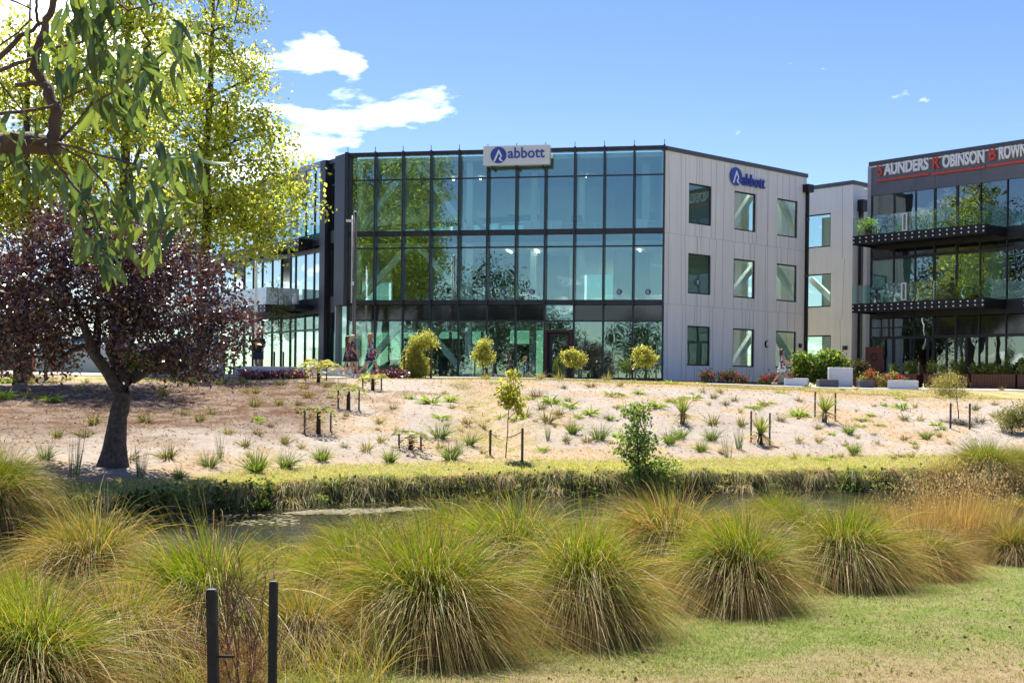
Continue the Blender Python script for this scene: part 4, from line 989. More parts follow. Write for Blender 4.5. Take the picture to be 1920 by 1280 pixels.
tussock(350, 1130, .95, 3, 'blond tussock grass at the water edge behind the bare shrub', .9)
tussock(520, 1120, .85, 2, 'feathery tussock grass at the water edge behind the black posts', .9)
tussock(960, 1130, 1.22, 2, 'green tussock grass filling the gap between the two foremost clumps', 1.15)
tussock(1240, 1095, 1.22, 3, 'hazy straw tussock grass behind the round and the broad clumps', 1.15)
tussock(1500, 1040, 1.22, 2, 'olive tussock grass rising behind the tall thatched clump')
tussock(1650, 1010, 1.10, 3, 'dry tussock grass at the water edge behind the straggly one')
tussock(1840, 1005, .9, 1, 'green tussock grass behind the low yellowing clump')
tussock(1920, 985, .9, 3, 'straw tussock grass half cut by the picture border')
tussock(700, 1090, 1.10, 2, 'wispy olive tussock grass at the water edge behind the largest clump', .95)
tussock(850, 1085, 1.16, 5, 'pale tussock grass at the water edge left of the middle gap', .95)
tussock(1090, 1070, 1.16, 6, 'bushy tussock grass at the water edge behind the round clump', .95)
tussock(1370, 1045, 1.22, 3, 'straw tussock grass at the water edge behind the broad clump', .95)
tussock(1750, 1020, 1.10, 4, 'thin olive tussock grass at the water edge below the tan seeding grass', .95)
tussock(1180, 1050, 1.15, 5, 'olive tussock grass at the water edge below the leafy bank shrub', 1.1)
tussock(1460, 1010, 1.15, 2, 'leaning tussock grass at the water edge left of the tall thatched clump', 1.1)
tussock(1000, 1065, 1.1, 3, 'straw tussock grass at the water edge below the staked sapling', 1.1)
tussock(0, 0, 1.35, 1, 'big shaggy tussock grass on the far bank at the picture edge under the purple tree', 1.15, hit(-12, 985, 15, 40), None)
tussock(0, 0, 1.35, 0, 'large blurred tussock grass on the far bank below the staked feathery sapling', 1.0, hit(1850, 912, 15, 40), None)
tussock(0, 0, 1.2, 2, 'second far bank tussock grass beside the bushy shrub at the border', 1.0, hit(1930, 900, 15, 40), None)
tussock(0, 0, .9, 4, 'far bank tussock grass next to the seeding dry grass', .8, hit(1770, 905, 15, 40), None)

# seeding dry grass, weeds and the bare shrub between the posts
def clump(name, label, cat, pos, parts, m='grass_blade', group=None, scale=1.0):
    v, q, c = cat3(parts); me = npmesh(name, v, q, c); me.materials.append(MATS[m])
    o = link(name, me); o.location = pos; o.scale = (scale,) * 3; return tag(o, label, cat, group)
def seed_heads(n, h0, h1, spread):
    c = np.stack([rng.normal(size=n) * spread, rng.normal(size=n) * spread, rng.uniform(h0, h1, n)], 1)
    return leafquads(c, rng.normal(size=(n, 3)) * .5 + np.array([0, 0, 1]), rng.uniform(.03, .055, n), .13, randcol(n, [(.56, .40, .22), (.48, .32, .17), (.62, .48, .28)]))
for k, (px, py, s) in enumerate(((1790, 985, 1.1), (1720, 1000, .9), (1850, 975, .9))):
    clump('seed_head_plant', ['tall tan seeding grass in front of the blurred far tussocks', 'shorter tan seeding grass left of the tallest tan stalks', 'thin tan seeding grass right of the tallest tan stalks'][k], 'grass clump', hit(px, py, 4, 24),
          [grass_part(800, 0, 30, .38, 0, .1, .7, 1.4, .05, .35, .006, STRAW * .8, STRAW, STRAW), seed_heads(900, .8, 1.35, .33)], group='tan seeding grasses', scale=s)
def bare_branch(root, p, d, L, r, depth, out):
    q = p + d * L; out.append(tube([p, (p + q) / 2 + Vector([random.uniform(-.05, .05) * L for _ in range(3)]), q], [r, r * .8, r * .6], 5, False))
    if depth:
        for _ in range(random.choice((2, 3))):
            nd = (d + Vector([random.uniform(-.8, .8), random.uniform(-.8, .8), random.uniform(-.2, .5)])).normalized(); bare_branch(root, p + (q - p) * random.uniform(.5, 1), nd, L * random.uniform(.55, .8), r * .6, depth - 1, out)
p = hit(445, 1340); bs = empty('bare_shrub', p, 'leafless reddish twiggy shrub between the two black posts', 'shrub')
out = []
for _ in range(5): bare_branch(bs, p + Vector((random.uniform(-.05, .05), random.uniform(-.05, .05), 0)), Vector((random.uniform(-.25, .25), random.uniform(-.2, .2), 1)).normalized(), .52, .008, 4, out)
V, Fs = merge(out); mat('red_twig', (.16, .075, .055), .8); part('stems', V, Fs, 'red_twig', bs)
v, q, c = grass_part(900, 0, 100, .16, .1, .45, .12, .34, .1, .7, .003, [(.20, .11, .07)], [(.24, .13, .08)], [(.27, .16, .09)], seg=3); link('thatch', npmesh('thatch', v, q, c), 'grass_blade', bs)
mat('post_black', (.016, .016, .018), .75, vary=(9, (.045, .044, .045), .5, .75), bump=(25, .5))
def post(px, top, d, w, h, label, tilt=0.0, nail=True):
    t = W(px, top, d); z0 = Gz(t.x, t.y) - .12; o = empty('timber_post', (t.x, t.y, z0), label, 'post', 'black posts beside the bare shrub')
    V, Fs = merge([(boxv(t.x - w, t.x + w, t.y - w, t.y + w, z0, t.z), BOXF)]); V = [(x + (z - t.z) * tilt, y, z) for x, y, z in V]
    ob = part('shaft', V, Fs, 'post_black', o); bv = ob.modifiers.new('bevel', 'BEVEL'); bv.width = .008; bv.segments = 2
    part('top_cut', boxv(t.x - w * .8, t.x + w * .8, t.y - w * .8, t.y + w * .8, t.z + .0005, t.z + .004), BOXF, 'grey_block', o)
    if nail: part('tie_nail', boxv(t.x + w, t.x + w + .10, t.y - .006, t.y + .006, t.z - .37, t.z - .355), BOXF, 'post_black', o)
    return o
post(397, 1105, 6.6, .028, 1, 'thick black timber post nearest the lower picture edge, left of the bare shrub', -.03)
post(513, 1090, 7.6, .026, 1, 'thinner black post wrapped in dry twigs, right of the bare shrub', nail=False)
# ------------------------------------------------------------------ far bank: loose growth that nobody could count
def scatter(n, x0, x1, y0, y1):
    return rng.uniform(x0, x1, n), rng.uniform(y0, y1, n)
def stuff(name, V, Q, C, m, label, cat='grass'):
    o = link(name, npmesh(name, V, Q, C), m); return tag(o, label, cat, None, 'stuff')
# turf along the top of the far bank and in the gully
n = 120000
x = rng.uniform(-16, 20, n); y = yw(x) + .25 + 13 * rng.uniform(0, 1, n) ** 1.7
mu, dr, bg_, lt, g_, a_, *_n = masks(x, y)
k = (rng.uniform(0, 1, n) < np.clip(bg_ * 1.1 + (a_ < 2.6) * .5, 0, 1)); x, y, a_ = x[k], y[k], a_[k]; n = len(x)
gcol = randcol(n, [(.42, .45, .08), (.50, .49, .12), (.30, .37, .07), (.60, .52, .24)], [.35, .25, .22, .18])
root = np.stack([x, y, G(x, y) - .01], 1); d = unit(rng.normal(size=(n, 3)) * .5 + np.array([0, -.1, 1.])); L = rng.uniform(.05, .17, n)
stuff('bank_turf', *ribbons(root, d, L, .4, .012, 2, lambda t: gcol * (1 + .3 * t)), 'grass_blade', 'short yellow green turf along the top of the far stream bank')
# long grass hanging over the cut bank
n = 34000
x = rng.uniform(-15, 19, n); dens = fbm(x * 1.3, x * 0 + 3, 51); k = rng.uniform(0, 1, n) < sstep(.36, .6, fbm(x * 2.1, x * 0 + 3, 51)) * .9 + .07; x = x[k]; n = len(x)
y = yw(x) + rng.uniform(.05, .75, n); hc = randcol(n, [(.24, .29, .06), (.16, .20, .05), (.48, .38, .18), (.36, .26, .13), (.56, .47, .26)], [.24, .16, .25, .2, .15])
root = np.stack([x, y, G(x, y)], 1); d = unit(rng.normal(size=(n, 3)) * np.array([.55, .3, .35]) + np.array([0, -.85, .65])); L = rng.uniform(.25, .6, n) * (.55 + 1.0 * fbm(x * 1.1, x * 0 + 5, 91))
v, q, c = ribbons(root, d, L, rng.uniform(.7, 1.5, n), .013, 4, lambda t: hc * (.85 + .3 * t)); v[:, 2] = np.maximum(v[:, 2], ZW + .005)
stuff('overhanging_grass', v, q, c, 'grass_blade', 'long green and straw grass hanging over the cut stream bank')
n = 17000                                                    # ivy and weeds on the shaded end of the bank
x = np.concatenate([rng.uniform(-14, -5.2, n * 9 // 10), rng.uniform(-4.5, 16, n - n * 9 // 10)]); k = rng.uniform(0, 1, n) < sstep(.35, .6, fbm(x * 1.1, x * 0 + 9, 61)) + .05; x = x[k]; n = len(x)
y = yw(x) + rng.uniform(-.15, .45, n); z = np.maximum(G(x, y), ZW) + rng.uniform(0, .18, n)
stuff('bank_weeds', *leafquads(np.stack([x, y - .06, z], 1), rng.normal(size=(n, 3)) + np.array([0, -.9, .1]), rng.uniform(.06, .14, n), .36, randcol(n, [(.10, .16, .04), (.15, .22, .05), (.07, .11, .03)])), 'leaf_green', 'dark green creeping weeds on the shaded cut bank', 'weeds')
# bark chips, straw litter and small stones on the slope
n = 40000
x = rng.uniform(-15, 17, n); y = rng.uniform(27, 47, n); mu, dr, bg_, lt, g_, a_, *_n = masks(x, y)
k = (rng.uniform(0, 1, n) < mu * .95 + .2) & (a_ > 2.6) & (g_ < 1.05); x, y = x[k], y[k]; n = len(x)
stuff('bark_mulch', *leafquads(np.stack([x, y, G(x, y) + .012], 1), rng.normal(size=(n, 3)) * np.array([1, 1, .25]), rng.uniform(.03, .11, n), .2, randcol(n, [(.16, .09, .055), (.09, .05, .03), (.30, .21, .14), (.40, .32, .24)], [.37, .36, .17, .10]), flat=.75), 'grass_blade', 'brown bark mulch chips scattered under the purple tree', 'mulch')
n = 60000
x = rng.uniform(-15, 18, n); y = rng.uniform(27, 47, n); mu, dr, bg_, lt, g_, a_, *_n = masks(x, y)
k = (rng.uniform(0, 1, n) < dr * .85 * (1 - mu)) & (a_ > 2.0); x, y = x[k], y[k]; n = len(x)
sc_ = randcol(n, [(.46, .27, .12), (.50, .36, .18), (.40, .22, .09), (.33, .32, .10)], [.4, .3, .2, .1])
stuff('dead_grass', *ribbons(np.stack([x, y, G(x, y)], 1), unit(rng.normal(size=(n, 3)) * np.array([1, 1, .3]) + np.array([0, 0, .55])), rng.uniform(.06, .2, n), .55, .012, 2, lambda t: sc_), 'grass_blade', 'withered orange straw patches on the sandy slope')
# strip of lawn on the far top
n = 30000
x = rng.uniform(-14, 20, n); y = ycrest(x) + rng.uniform(-.6, 6.5, n); k = (np.abs(y - path_y(x)) > 1.0); x, y = x[k], y[k]; n = len(x)
tc_ = randcol(n, [(.24, .24, .06), (.44, .36, .16), (.32, .29, .09)])
stuff('top_lawn', *ribbons(np.stack([x, y, G(x, y)], 1), unit(rng.normal(size=(n, 3)) * .5 + np.array([0, 0, 1.])), rng.uniform(.03, .09, n), .3, .014, 2, lambda t: tc_), 'grass_blade', 'dry lawn strip along the crest in front of the offices', 'lawn')
# loose rank grass that fills the gaps between the tussocks
n = 30000
d_ = rng.uniform(7.6, 21, n); x = d_ * rng.uniform(-.46, .44, n); y = d_
edge = np.where(x > -.9, 10.9 + .95 * x, 8.0); k = (y > edge + .4) & (y < yn(x) + .1) & (rng.uniform(0, 1, n) < np.where(x < -.6, .95, .45) * sstep(.28, .55, fbm(x * 1.2, y * 1.2, 141))); x, y = x[k], y[k]; n = len(x)
lean_ = np.stack([.5 * (fbm(x * .5, y * .5, 151) - .5) * 2 - .15, .4 * (fbm(x * .5, y * .5, 161) - .5) * 2, np.zeros(n)], 1)
rc0 = randcol(n, [(.17, .24, .02), (.22, .26, .03), (.36, .27, .11)]); rc1 = randcol(n, [(.50, .37, .16), (.42, .29, .12), (.57, .46, .24), (.26, .29, .05)])
stuff('rank_grass', *ribbons(np.stack([x, y, G(x, y) - .02], 1), unit(rng.normal(size=(n, 3)) * .38 + lean_ + np.array([0, 0, .95])), rng.uniform(.45, 1.15, n), rng.uniform(.25, .75, n), .006, 5, lambda t: rc0 + (rc1 - rc0) * t), 'grass_blade', 'loose straw and green rank grass filling the gaps between the tussocks')
# near lawn
n = 330000
d_ = 1 / rng.uniform(1 / 19., 1 / 6.2, n); x = d_ * rng.uniform(-.45, .46, n); y = d_
k = y < yn(x) - .8; x, y = x[k], y[k]; n = len(x)
n1_ = fbm(x * .8, y * .8, 21); n2_ = fbm(x * .33, y * .33, 31); n5_ = fbm(x * 5.5, y * 5.5, 77); sd = yn(x) - y
gr = np.clip(sstep(.48, .64, n2_ * .55 + n1_ * .35 + n5_ * .2) * .7 + sstep(8.9, 6.9, sd + 2.2 * (n1_ - .5) + 1.6 * (n5_ - .5)) * .9, 0, 1)
isg = rng.uniform(0, 1, n) < gr * .9 + .06
k = isg | (rng.uniform(0, 1, n) < .6); x, y, isg = x[k], y[k], isg[k]; n = len(x)
lc = np.where(isg[:, None], randcol(n, [(.17, .235, .04), (.23, .28, .055), (.13, .19, .03)]), randcol(n, [(.37, .27, .14), (.32, .22, .105), (.43, .33, .19)]))
L = np.where(isg, rng.uniform(.025, .07, n), rng.uniform(.015, .04, n))
stuff('lawn_grass', *ribbons(np.stack([x, y, G(x, y) - .003], 1), unit(rng.normal(size=(n, 3)) * .65 + np.array([0, 0, .9])), L, .35, .0055, 1, lambda t: lc * (1 + .15 * t), taper=1.2), 'grass_blade', 'patchy lawn, green near the tussocks and dry tan below', 'lawn')
n = 5200                                                     # clover, plantain and fallen leaves in the lawn
d_ = rng.uniform(7, 18, n); x = d_ * rng.uniform(-.2, .45, n); y = d_; k = (y < yn(x) - 1.2) & (rng.uniform(0, 1, n) < sstep(.52, .66, fbm(x * 1.7, y * 1.7, 123)) + .04); x, y = x[k], y[k]; n = len(x)
stuff('lawn_weeds', *leafquads(np.stack([x, y, G(x, y) + .015], 1), rng.normal(size=(n, 3)) * np.array([1, 1, .5]), rng.uniform(.02, .055, n), .36, randcol(n, [(.17, .25, .05), (.22, .29, .06), (.28, .20, .10), (.14, .20, .045)]), flat=.5), 'leaf_green', 'small broad leaved weeds and fallen leaves in the lawn', 'weeds')
# floating scum on the stream
def on_water(px, py): p = W(px, py, 1); k = (ZW + .012 - EZ) / (p.z - EZ); return (p.x * k, k, ZW + .012)
t_ = rng.uniform(0, 1, 2600); e_ = np.sin(np.pi * t_) ** .5; off_ = rng.normal(size=2600) * 2.1 * e_ + 3 * (vnoise(t_ * 14, t_ * 0 + 3.) - .5)
pts = np.array([on_water(540 + 262 * t, 961 - 8 * t + o) for t, o in zip(t_, off_)]); pts[:, 2] += rng.uniform(0, .006, 2600)
ex = np.array([on_water(x_, y_) for x_, y_ in zip(rng.uniform(300, 560, 300), rng.uniform(964, 985, 300))])
k_ = ex[:, 1] < yw(ex[:, 0]) - .1; pts = np.concatenate([pts, ex[k_]])
stuff('floating_pond_scum', *leafquads(pts, rng.normal(size=(len(pts), 3)) * np.array([1, 1, .02]), rng.uniform(.05, .16, len(pts)), .4, randcol(len(pts), [(.30, .26, .15), (.22, .20, .10), (.38, .34, .21)]), 0., flat=.999), 'grass_blade', 'pale tan scum floating on the dark stream', 'pond scum')
# shaggy grass clumps that lean out over the water
lst = []
for cx_ in np.arange(-13, 17, .42):
    x0 = cx_ + rng.uniform(-.3, .3); n_ = int(rng.integers(30, 150)); y0 = float(yw(x0)) + rng.uniform(.15, .6); L_ = rng.uniform(.35, .8)
    cols = [[(.30, .34, .08), (.22, .27, .06)], [(.52, .42, .21), (.42, .31, .15)], [(.36, .36, .12), (.5, .42, .2)]][int(rng.integers(0, 3))]
    root = np.stack([x0 + rng.normal(size=n_) * .09, y0 + rng.normal(size=n_) * .08, np.full(n_, float(G(np.array([x0]), np.array([y0]))[0]))], 1)
    hc_ = randcol(n_, cols); d_ = unit(rng.normal(size=(n_, 3)) * np.array([.5, .3, .3]) + np.array([rng.uniform(-.3, .3), -.75, .8]))
    lst.append(ribbons(root, d_, L_ * rng.uniform(.6, 1.2, n_), rng.uniform(.7, 1.4, n_), .014, 4, lambda t: hc_ * (.9 + .2 * t)))
v, q, c = cat3(lst); v[:, 2] = np.maximum(v[:, 2], ZW + .005)
stuff('shaggy_bank_grass', v, q, c, 'grass_blade', 'shaggy clumps of grass leaning out over the stream')

# ------------------------------------------------------------------ planted things on the slope
def tuftmesh(n, amin, amax, r0, L0, L1, d0, d1, w, cols, tips, seg=3):
    v, q, c = grass_part(n, amin, amax, r0, 0, .02, L0, L1, d0, d1, w, cols, cols, tips, seg)
    v[:, 2] = np.maximum(v[:, 2], 0.0); me = npmesh('tuft', v, q, c); me.materials.append(MATS['grass_blade']); return me
OL = [(.19, .20, .055), (.24, .23, .08), (.15, .14, .05)]; BRN = [(.29, .20, .10), (.21, .15, .08), (.25, .23, .08)]; LIM = [(.30, .42, .06), (.38, .50, .08), (.22, .33, .05)]
SED = [(.16, .24, .05), (.20, .28, .06), (.12, .18, .04)]; YST = [(.36, .33, .12), (.30, .31, .09), (.42, .36, .18)]; RUSH = [(.15, .21, .10), (.2, .26, .13)]
KINDS = {   # name, adjective, meshes
    'o': ('sedge_plant', 'olive sedge tuft', [tuftmesh(70, 0, 60, .07, .16, .42, .2, .7, .012, OL, YST) for _ in range(3)]),
    'b': ('sedge_plant', 'brown withered sedge tuft', [tuftmesh(60, 0, 65, .08, .15, .36, .2, .7, .012, BRN, YST) for _ in range(3)]),
    'y': ('sedge_plant', 'straw yellow sedge tuft', [tuftmesh(50, 0, 55, .06, .14, .36, .2, .6, .012, YST, YST) for _ in range(3)]),
    't': ('sedge_plant', 'bushy green sedge tuft', [tuftmesh(120, 0, 55, .08, .25, .55, .15, .55, .013, SED, LIM) for _ in range(3)]),
    'g': ('lily_plant', 'lime green strappy lily plant', [tuftmesh(46, 15, 80, .07, .18, .40, .35, .95, .028, LIM, LIM, 4) for _ in range(3)]),
    'r': ('rush_plant', 'slender upright grey green rush', [tuftmesh(40, 0, 14, .07, .4, .8, .0, .15, .010, RUSH, RUSH) for _ in range(2)]),
    'm': ('mat_plant', 'flat lime green mat plant', [tuftmesh(70, 40, 95, .16, .12, .3, .2, .6, .03, LIM, YST) for _ in range(2)]),
}
plants = '''480,738,o,1;478,762,o,1.1;523,759,o,1.1;560,759,o,.8;485,787,g,.7;483,815,o,.8;459,837,o,.8;480,884,t,1.25;535,832,o,.8;535,877,t,1.2;560,773,b,.9;576,745,b,1.2;527,722,o,1.1;570,729,b,1;612,724,b,1.1;642,724,b,1;619,747,o,.8;603,864,t,1;687,845,y,1.3;712,794,y,1;715,829,y,1;731,866,t,.9;736,767,o,.8;766,747,g,.9;808,756,g,1.6;846,752,g,1.1;827,783,m,.9;823,822,t,1.35;846,862,t,1.2;862,850,r,.8;881,834,t,1;874,796,b,1;865,808,y,.6;848,766,o,.6;906,803,o,.9;939,783,g,.9;986,782,o,1.2;1005,745,b,1.3;1033,756,g,1.6;1016,768,o,1;1027,791,o,1.5;1049,780,o,1.1;1068,764,g,1.3;1084,782,g,.8;1108,776,g,1.3;1108,726,b,1.1;1073,813,t,1;1027,824,r,.6;1123,825,t,1.2;1101,829,b,1;1138,785,o,.7;1152,741,m,1.3;1199,738,g,1;1234,763,g,1.3;1262,754,g,1;1255,832,t,1.1;1277,822,t,.9;1012,711,y,1.5;1049,711,y,1.3;913,711,y,1.3;927,718,m,.6;1098,714,m,.8;1138,713,y,1.3;1162,724,y,1;1187,714,m,.5;1260,719,m,.9;1337,797,o,1.3;1337,826,t,1;1316,847,t,.9;1365,858,r,1.05;1385,841,r,.9;1390,799,o,1.1;1463,789,o,1;1497,781,g,1.5;1435,758,g,1.2;1418,766,g,1;1388,773,y,.9;1362,759,o,.8;1378,752,o,.9;1338,747,o,.9;1297,747,m,1.1;1330,759,y,.7;1318,736,y,1;1351,736,y,1.2;1498,828,y,1;1536,829,y,1;1592,813,t,.9;1601,850,t,.9;1616,787,m,.9;1646,832,y,.9;1577,857,y,.9;1489,860,y,1;1515,855,y,.6;1498,752,b,.9;1658,761,g,.8;1690,766,g,1.4;1695,787,o,1.1;1695,825,b,.9;1677,860,b,.7;1687,747,m,.8;1737,823,t,.85;1757,798,g,1.1;1709,857,y,.9;1726,789,y,1.1;1716,764,y,.9;1837,792,o,1.2;1829,769,o,1;1867,782,o,1;1865,759,o,.8;1800,797,b,1.5;85,862,t,.9;140,894,r,1;157,820,o,1.1;108,820,o,.9;175,796,o,1.2;273,790,o,1.2;306,743,o,1.3;395,776,o,1;374,790,o,1;344,778,o,.8;315,859,o,1.2;264,894,r,.9;335,897,t,.7;393,876,t,.9;413,859,r,.75;428,814,y,1;487,793,g,.6;240,864,b,1.5;12,747,g,1.4;98,752,g,1.2;80,746,m,.8;50,746,y,1.3;145,734,y,1.2;160,719,y,1;101,719,b,1;128,713,b,.9;59,719,y,1.1;9,719,g,1.2;660,724,m,.8;690,715,m,.8;455,718,o,1;410,722,o,1;360,716,g,1.3;390,712,g,1.2;330,712,g,1.2'''
SIZE = lambda s: 'tiny' if s < 1.01 else 'small' if s < 1.28 else 'medium' if s < 1.55 else 'large' if s < 1.82 else 'very large'
LAND = [(214, 840, 'the purple tree trunk'), (596, 800, 'the lowest left tree fern'), (653, 760, 'the middle tree fern'), (770, 835, 'the withered tree fern'), (698, 720, 'the topmost tree fern'), (948, 840, 'the staked sapling'),
        (785, 705, 'the crooked golden shrub'), (905, 700, 'the first golden ball shrub'), (1075, 705, 'the door side golden shrub'), (1209, 705, 'the corner golden shrub'), (1195, 880, 'the leafy bank shrub'), (1280, 790, 'the unstaked cabbage tree'),
        (1425, 825, 'the lower staked cabbage tree'), (1546, 785, 'the upper staked cabbage tree'), (1800, 790, 'the feathery staked sapling'), (568, 700, 'the white planter wall'), (1690, 720, 'the white bench block')]
used = {}
ORD = ['', 'second ', 'third ', 'fourth ', 'fifth ', 'sixth ', 'seventh ', 'eighth ', 'ninth ', 'tenth ', 'eleventh ', 'twelfth ', 'thirteenth ', 'fourteenth ', 'fifteenth ']
rs = random.Random(77)
for _ in range(95):
    x_ = rs.uniform(430, 1900); y_ = rs.uniform(725, 862); plants += f';{x_:.0f},{y_:.0f},{rs.choice("oobyyygm")},{rs.uniform(.4, .8):.2f}'
for row in plants.split(';'):
    px, py, kd, s = row.split(','); px, py, s = float(px), float(py), float(s) * 1.35
    nm, adj, meshes = KINDS[kd]; p = hit(px, py, 20, 56)
    lx, ly, lname = min(LAND, key=lambda l: (l[0] - px) ** 2 + 2.5 * (l[1] - py) ** 2)
    dx, dy = px - lx, (py - ly) * 1.6
    where = ('right of ' if dx > 0 else 'left of ') if abs(dx) > abs(dy) else ('below ' if dy > 0 else 'above ')
    lab = f'{SIZE(s)} {adj} {where}{lname}'; used[lab] = used.get(lab, 0) + 1
    if used[lab] > 1: lab = f'{ORD[used[lab] - 1]}{lab}'
    o = link(nm, random.choice(meshes)); o.location = p - Vector((0, 0, .01)); o.rotation_euler = (random.uniform(-.08, .08), random.uniform(-.08, .08), random.uniform(0, 6.28)); o.scale = (s, s, s * random.uniform(.9, 1.15))
    tag(o, lab, 'plant', 'young plants set out on the sandy slope')

# stakes and the plants they hold
mat('stake_wood', (.07, .055, .048), .85, vary=(12, (.12, .10, .09), .4, .7)); mat('fern_trunk', (.045, .026, .018), .95, bump=(40, 1))
def stake(px, py, h, w=.028, label='', tilt=0., grp='plant stakes on the slope'):
    p = hit(px, py, 20, 60); o = empty('plant_stake', p, label, 'stake', grp)
    t = p + Vector((tilt, 0, h)); V, Fs = tube([p - Vector((0, 0, .1)), t], [w, w], 8); part('shaft', V, Fs, 'stake_wood', o)
    V, Fs = tube([t, t + Vector((0, 0, .012))], [w * .75, w * .6], 8); part('cut_top', V, Fs, 'bark_grey', o); return p, t
def tie(a, b, name, label, sag=.03):
    m = (a + b) / 2 - Vector((0, 0, sag)); o = part(name, *tube([a, m, b], [.012] * 3, 5), 'black_steel'); tag(o, label, 'tie', 'rubber ties between stakes and plants'); return o
def fern(px, py, h, label, nf=11, fl=.75, cols=None, withered=False, yellow=False):
    p = hit(px, py, 20, 60); o = empty('tree_fern', p, label, 'tree fern', 'young tree ferns')
    V, Fs = tube([p - Vector((0, 0, .1)), p + Vector((0, 0, h * .5)), p + Vector((0, 0, h))], [.07, .06, .055], 9); part('trunk', V, Fs, 'fern_trunk', o, True)
    cols = cols or [(.30, .33, .12), (.22, .27, .09), (.38, .36, .18)]
    for i in range(nf):
        th = 2 * math.pi * i / nf + random.uniform(-.2, .2); up = random.uniform(.6, 1.1); L = fl * random.uniform(.75, 1.15)
        dead = withered and i % 2 or (i % 4 == 3)
        cc = [(.30, .20, .11), (.38, .27, .16)] if dead else cols
        if dead: up = -.1
        seg = 12; lst = []
        for k in range(1, seg):
            t = k / seg; c = np.array([math.cos(th) * L * t, math.sin(th) * L * t, h + up * L * t - 1.0 * L * t * t * (1.3 if dead else 1.4)])
            side = np.array([-math.sin(th), math.cos(th), 0]); ln = .20 * L * math.sin(math.pi * (t * .85 + .1)) + .02
            for sg in (-1, 1): lst.append((c, side * sg + np.array([math.cos(th), math.sin(th), -.25]) * .5, ln))
        v, q, c = leafquads(np.array([l[0] for l in lst]), np.array([l[1] for l in lst]), np.array([l[2] for l in lst]), .2, randcol(len(lst), cc))
        tag(link('frond', npmesh('frond', v, q, c), 'grass_blade', o), kind='stuff')
    return p
YF = [(.50, .46, .10), (.42, .42, .10), (.34, .36, .09)]
for (px, py, h, lab, st, kw) in ((597, 812, .62, 'lowest left tree fern between two stubby stakes', ((571, 813, .62), (620, 808, .5)), {}), (653, 768, .58, 'middle tree fern with drooping grey fronds', ((634, 765, .55), (673, 769, .6)), {}),
        (770, 841, .35, 'withered low tree fern with brown fronds', ((748, 840, .38), (789, 843, .40)), dict(withered=True)), (699, 731, .42, 'topmost tree fern near the strolling women', ((680, 729, .42), (715, 731, .42)), dict(cols=YF)),
        (597, 716, .55, 'wide yellow tree fern in front of the white planter wall', ((572, 713, .5), (612, 712, .6)), dict(cols=YF, fl=1.05))):
    fern(px, py, h, lab, **kw)
    for k, (sx, sy, sh) in enumerate(st): stake(sx, sy, sh, label=f'stubby stake {"left" if k == 0 else "right"} of the {lab.split(" tree fern")[0]} tree fern')
def spiky(px, py, h, label):
    p = hit(px, py, 20, 60); o = empty('cabbage_tree', p, label, 'cabbage tree', 'young cabbage trees')
    V, Fs = tube([p - Vector((0, 0, .05)), p + Vector((0, 0, .32))], [.09, .07], 9); part('stem', V, Fs, 'fern_trunk', o)
    v, q, c = grass_part(60, 0, 50, .05, .3, .4, .55, h, .05, .35, .034, [(.28, .34, .07), (.22, .28, .05)], [(.30, .36, .08)], [(.36, .38, .12)], 4); link('leaves', npmesh('leaves', v, q, c), 'grass_blade', o)
    v, q, c = grass_part(38, 60, 120, .07, .2, .36, .4, .65, .3, .7, .032, [(.50, .42, .2), (.40, .34, .14)], [(.52, .44, .22)], [(.5, .42, .24)], 4); v[:, 2] = np.maximum(v[:, 2], -.12); link('old_leaves', npmesh('old_leaves', v, q, c), 'grass_blade', o)
    return p
spiky(1280, 795, .75, 'unstaked cabbage tree with a dark base left of the rushes')
spiky(1425, 832, .75, 'lower cabbage tree with pale strappy leaves between two black stakes'); spiky(1546, 791, .85, 'upper cabbage tree with pale strappy leaves between two black stakes')
stake(1408, 829, .95, label='thin black stake left of the lower cabbage tree'); stake(1443, 833, .95, label='thin black stake right of the lower cabbage tree')
stake(1528, 782, .85, label='thin black stake left of the upper cabbage tree'); stake(1566, 790, .95, label='thin black stake right of the upper cabbage tree')

def shrub(name, label, base, lobes, nclump, per, spread, size, cols, p=None, stem=.02, top=None, group=None, aspect=.3, droop=.1, lm='leaf_green', cat='shrub', bark='bark_grey'):
    top = top or base + Vector((0, 0, .5)); root = empty(name, base, label, cat, group)
    pts = wob(base - Vector((0, 0, .06)), top, 6, .02); V, Fs = tube(pts, [stem * (1 - .1 * i) for i in range(6)], 7); part('stem', V, Fs, bark, root, True)
    cl = in_lobes(lobes, nclump); V, Fs = limbs_to([tuple(q) for q in pts[1:]], cl, .004, stem * .7, .2, 4); tag(part('twigs', V, Fs, bark, root), kind='stuff')
    v, q, c = crown_leaves(cl, per, spread, size, aspect, cols, p, droop); link('foliage', npmesh('foliage', v - np.array(base), q, c), lm, root)
    return root
GOLD = [(.52, .50, .11), (.43, .44, .09), (.58, .56, .20), (.32, .34, .07)]
def ballshrub(px, py, top, bot, wpx, label, extra=()):
    b = W(px, py, 51.5); b.z = Gz(b.x, b.y); d = b.y; c = Wn(px, (top + bot) / 2, d); r = wpx / 2 * d / F; h = (bot - top) / 2 * d / F
    lob = [(c, r * .8, r * .8, h * .85), (c + np.array([-r * .5, 0, h * .25]), r * .55, r * .5, h * .5), (c + np.array([r * .45, .1, -h * .2]), r * .6, r * .5, h * .55), (c + np.array([r * .1, 0, h * .7]), r * .4, r * .4, h * .35)] + [(Wn(x, y, d), a, a, e) for x, y, a, e in extra]
    return shrub('golden_shrub', label, b, lob, 80, 26, .085, .095, GOLD, None, .04, Vector((b.x, b.y, c[2] - h * .3)), 'golden clipped shrubs', .36, lm='leaf_green')
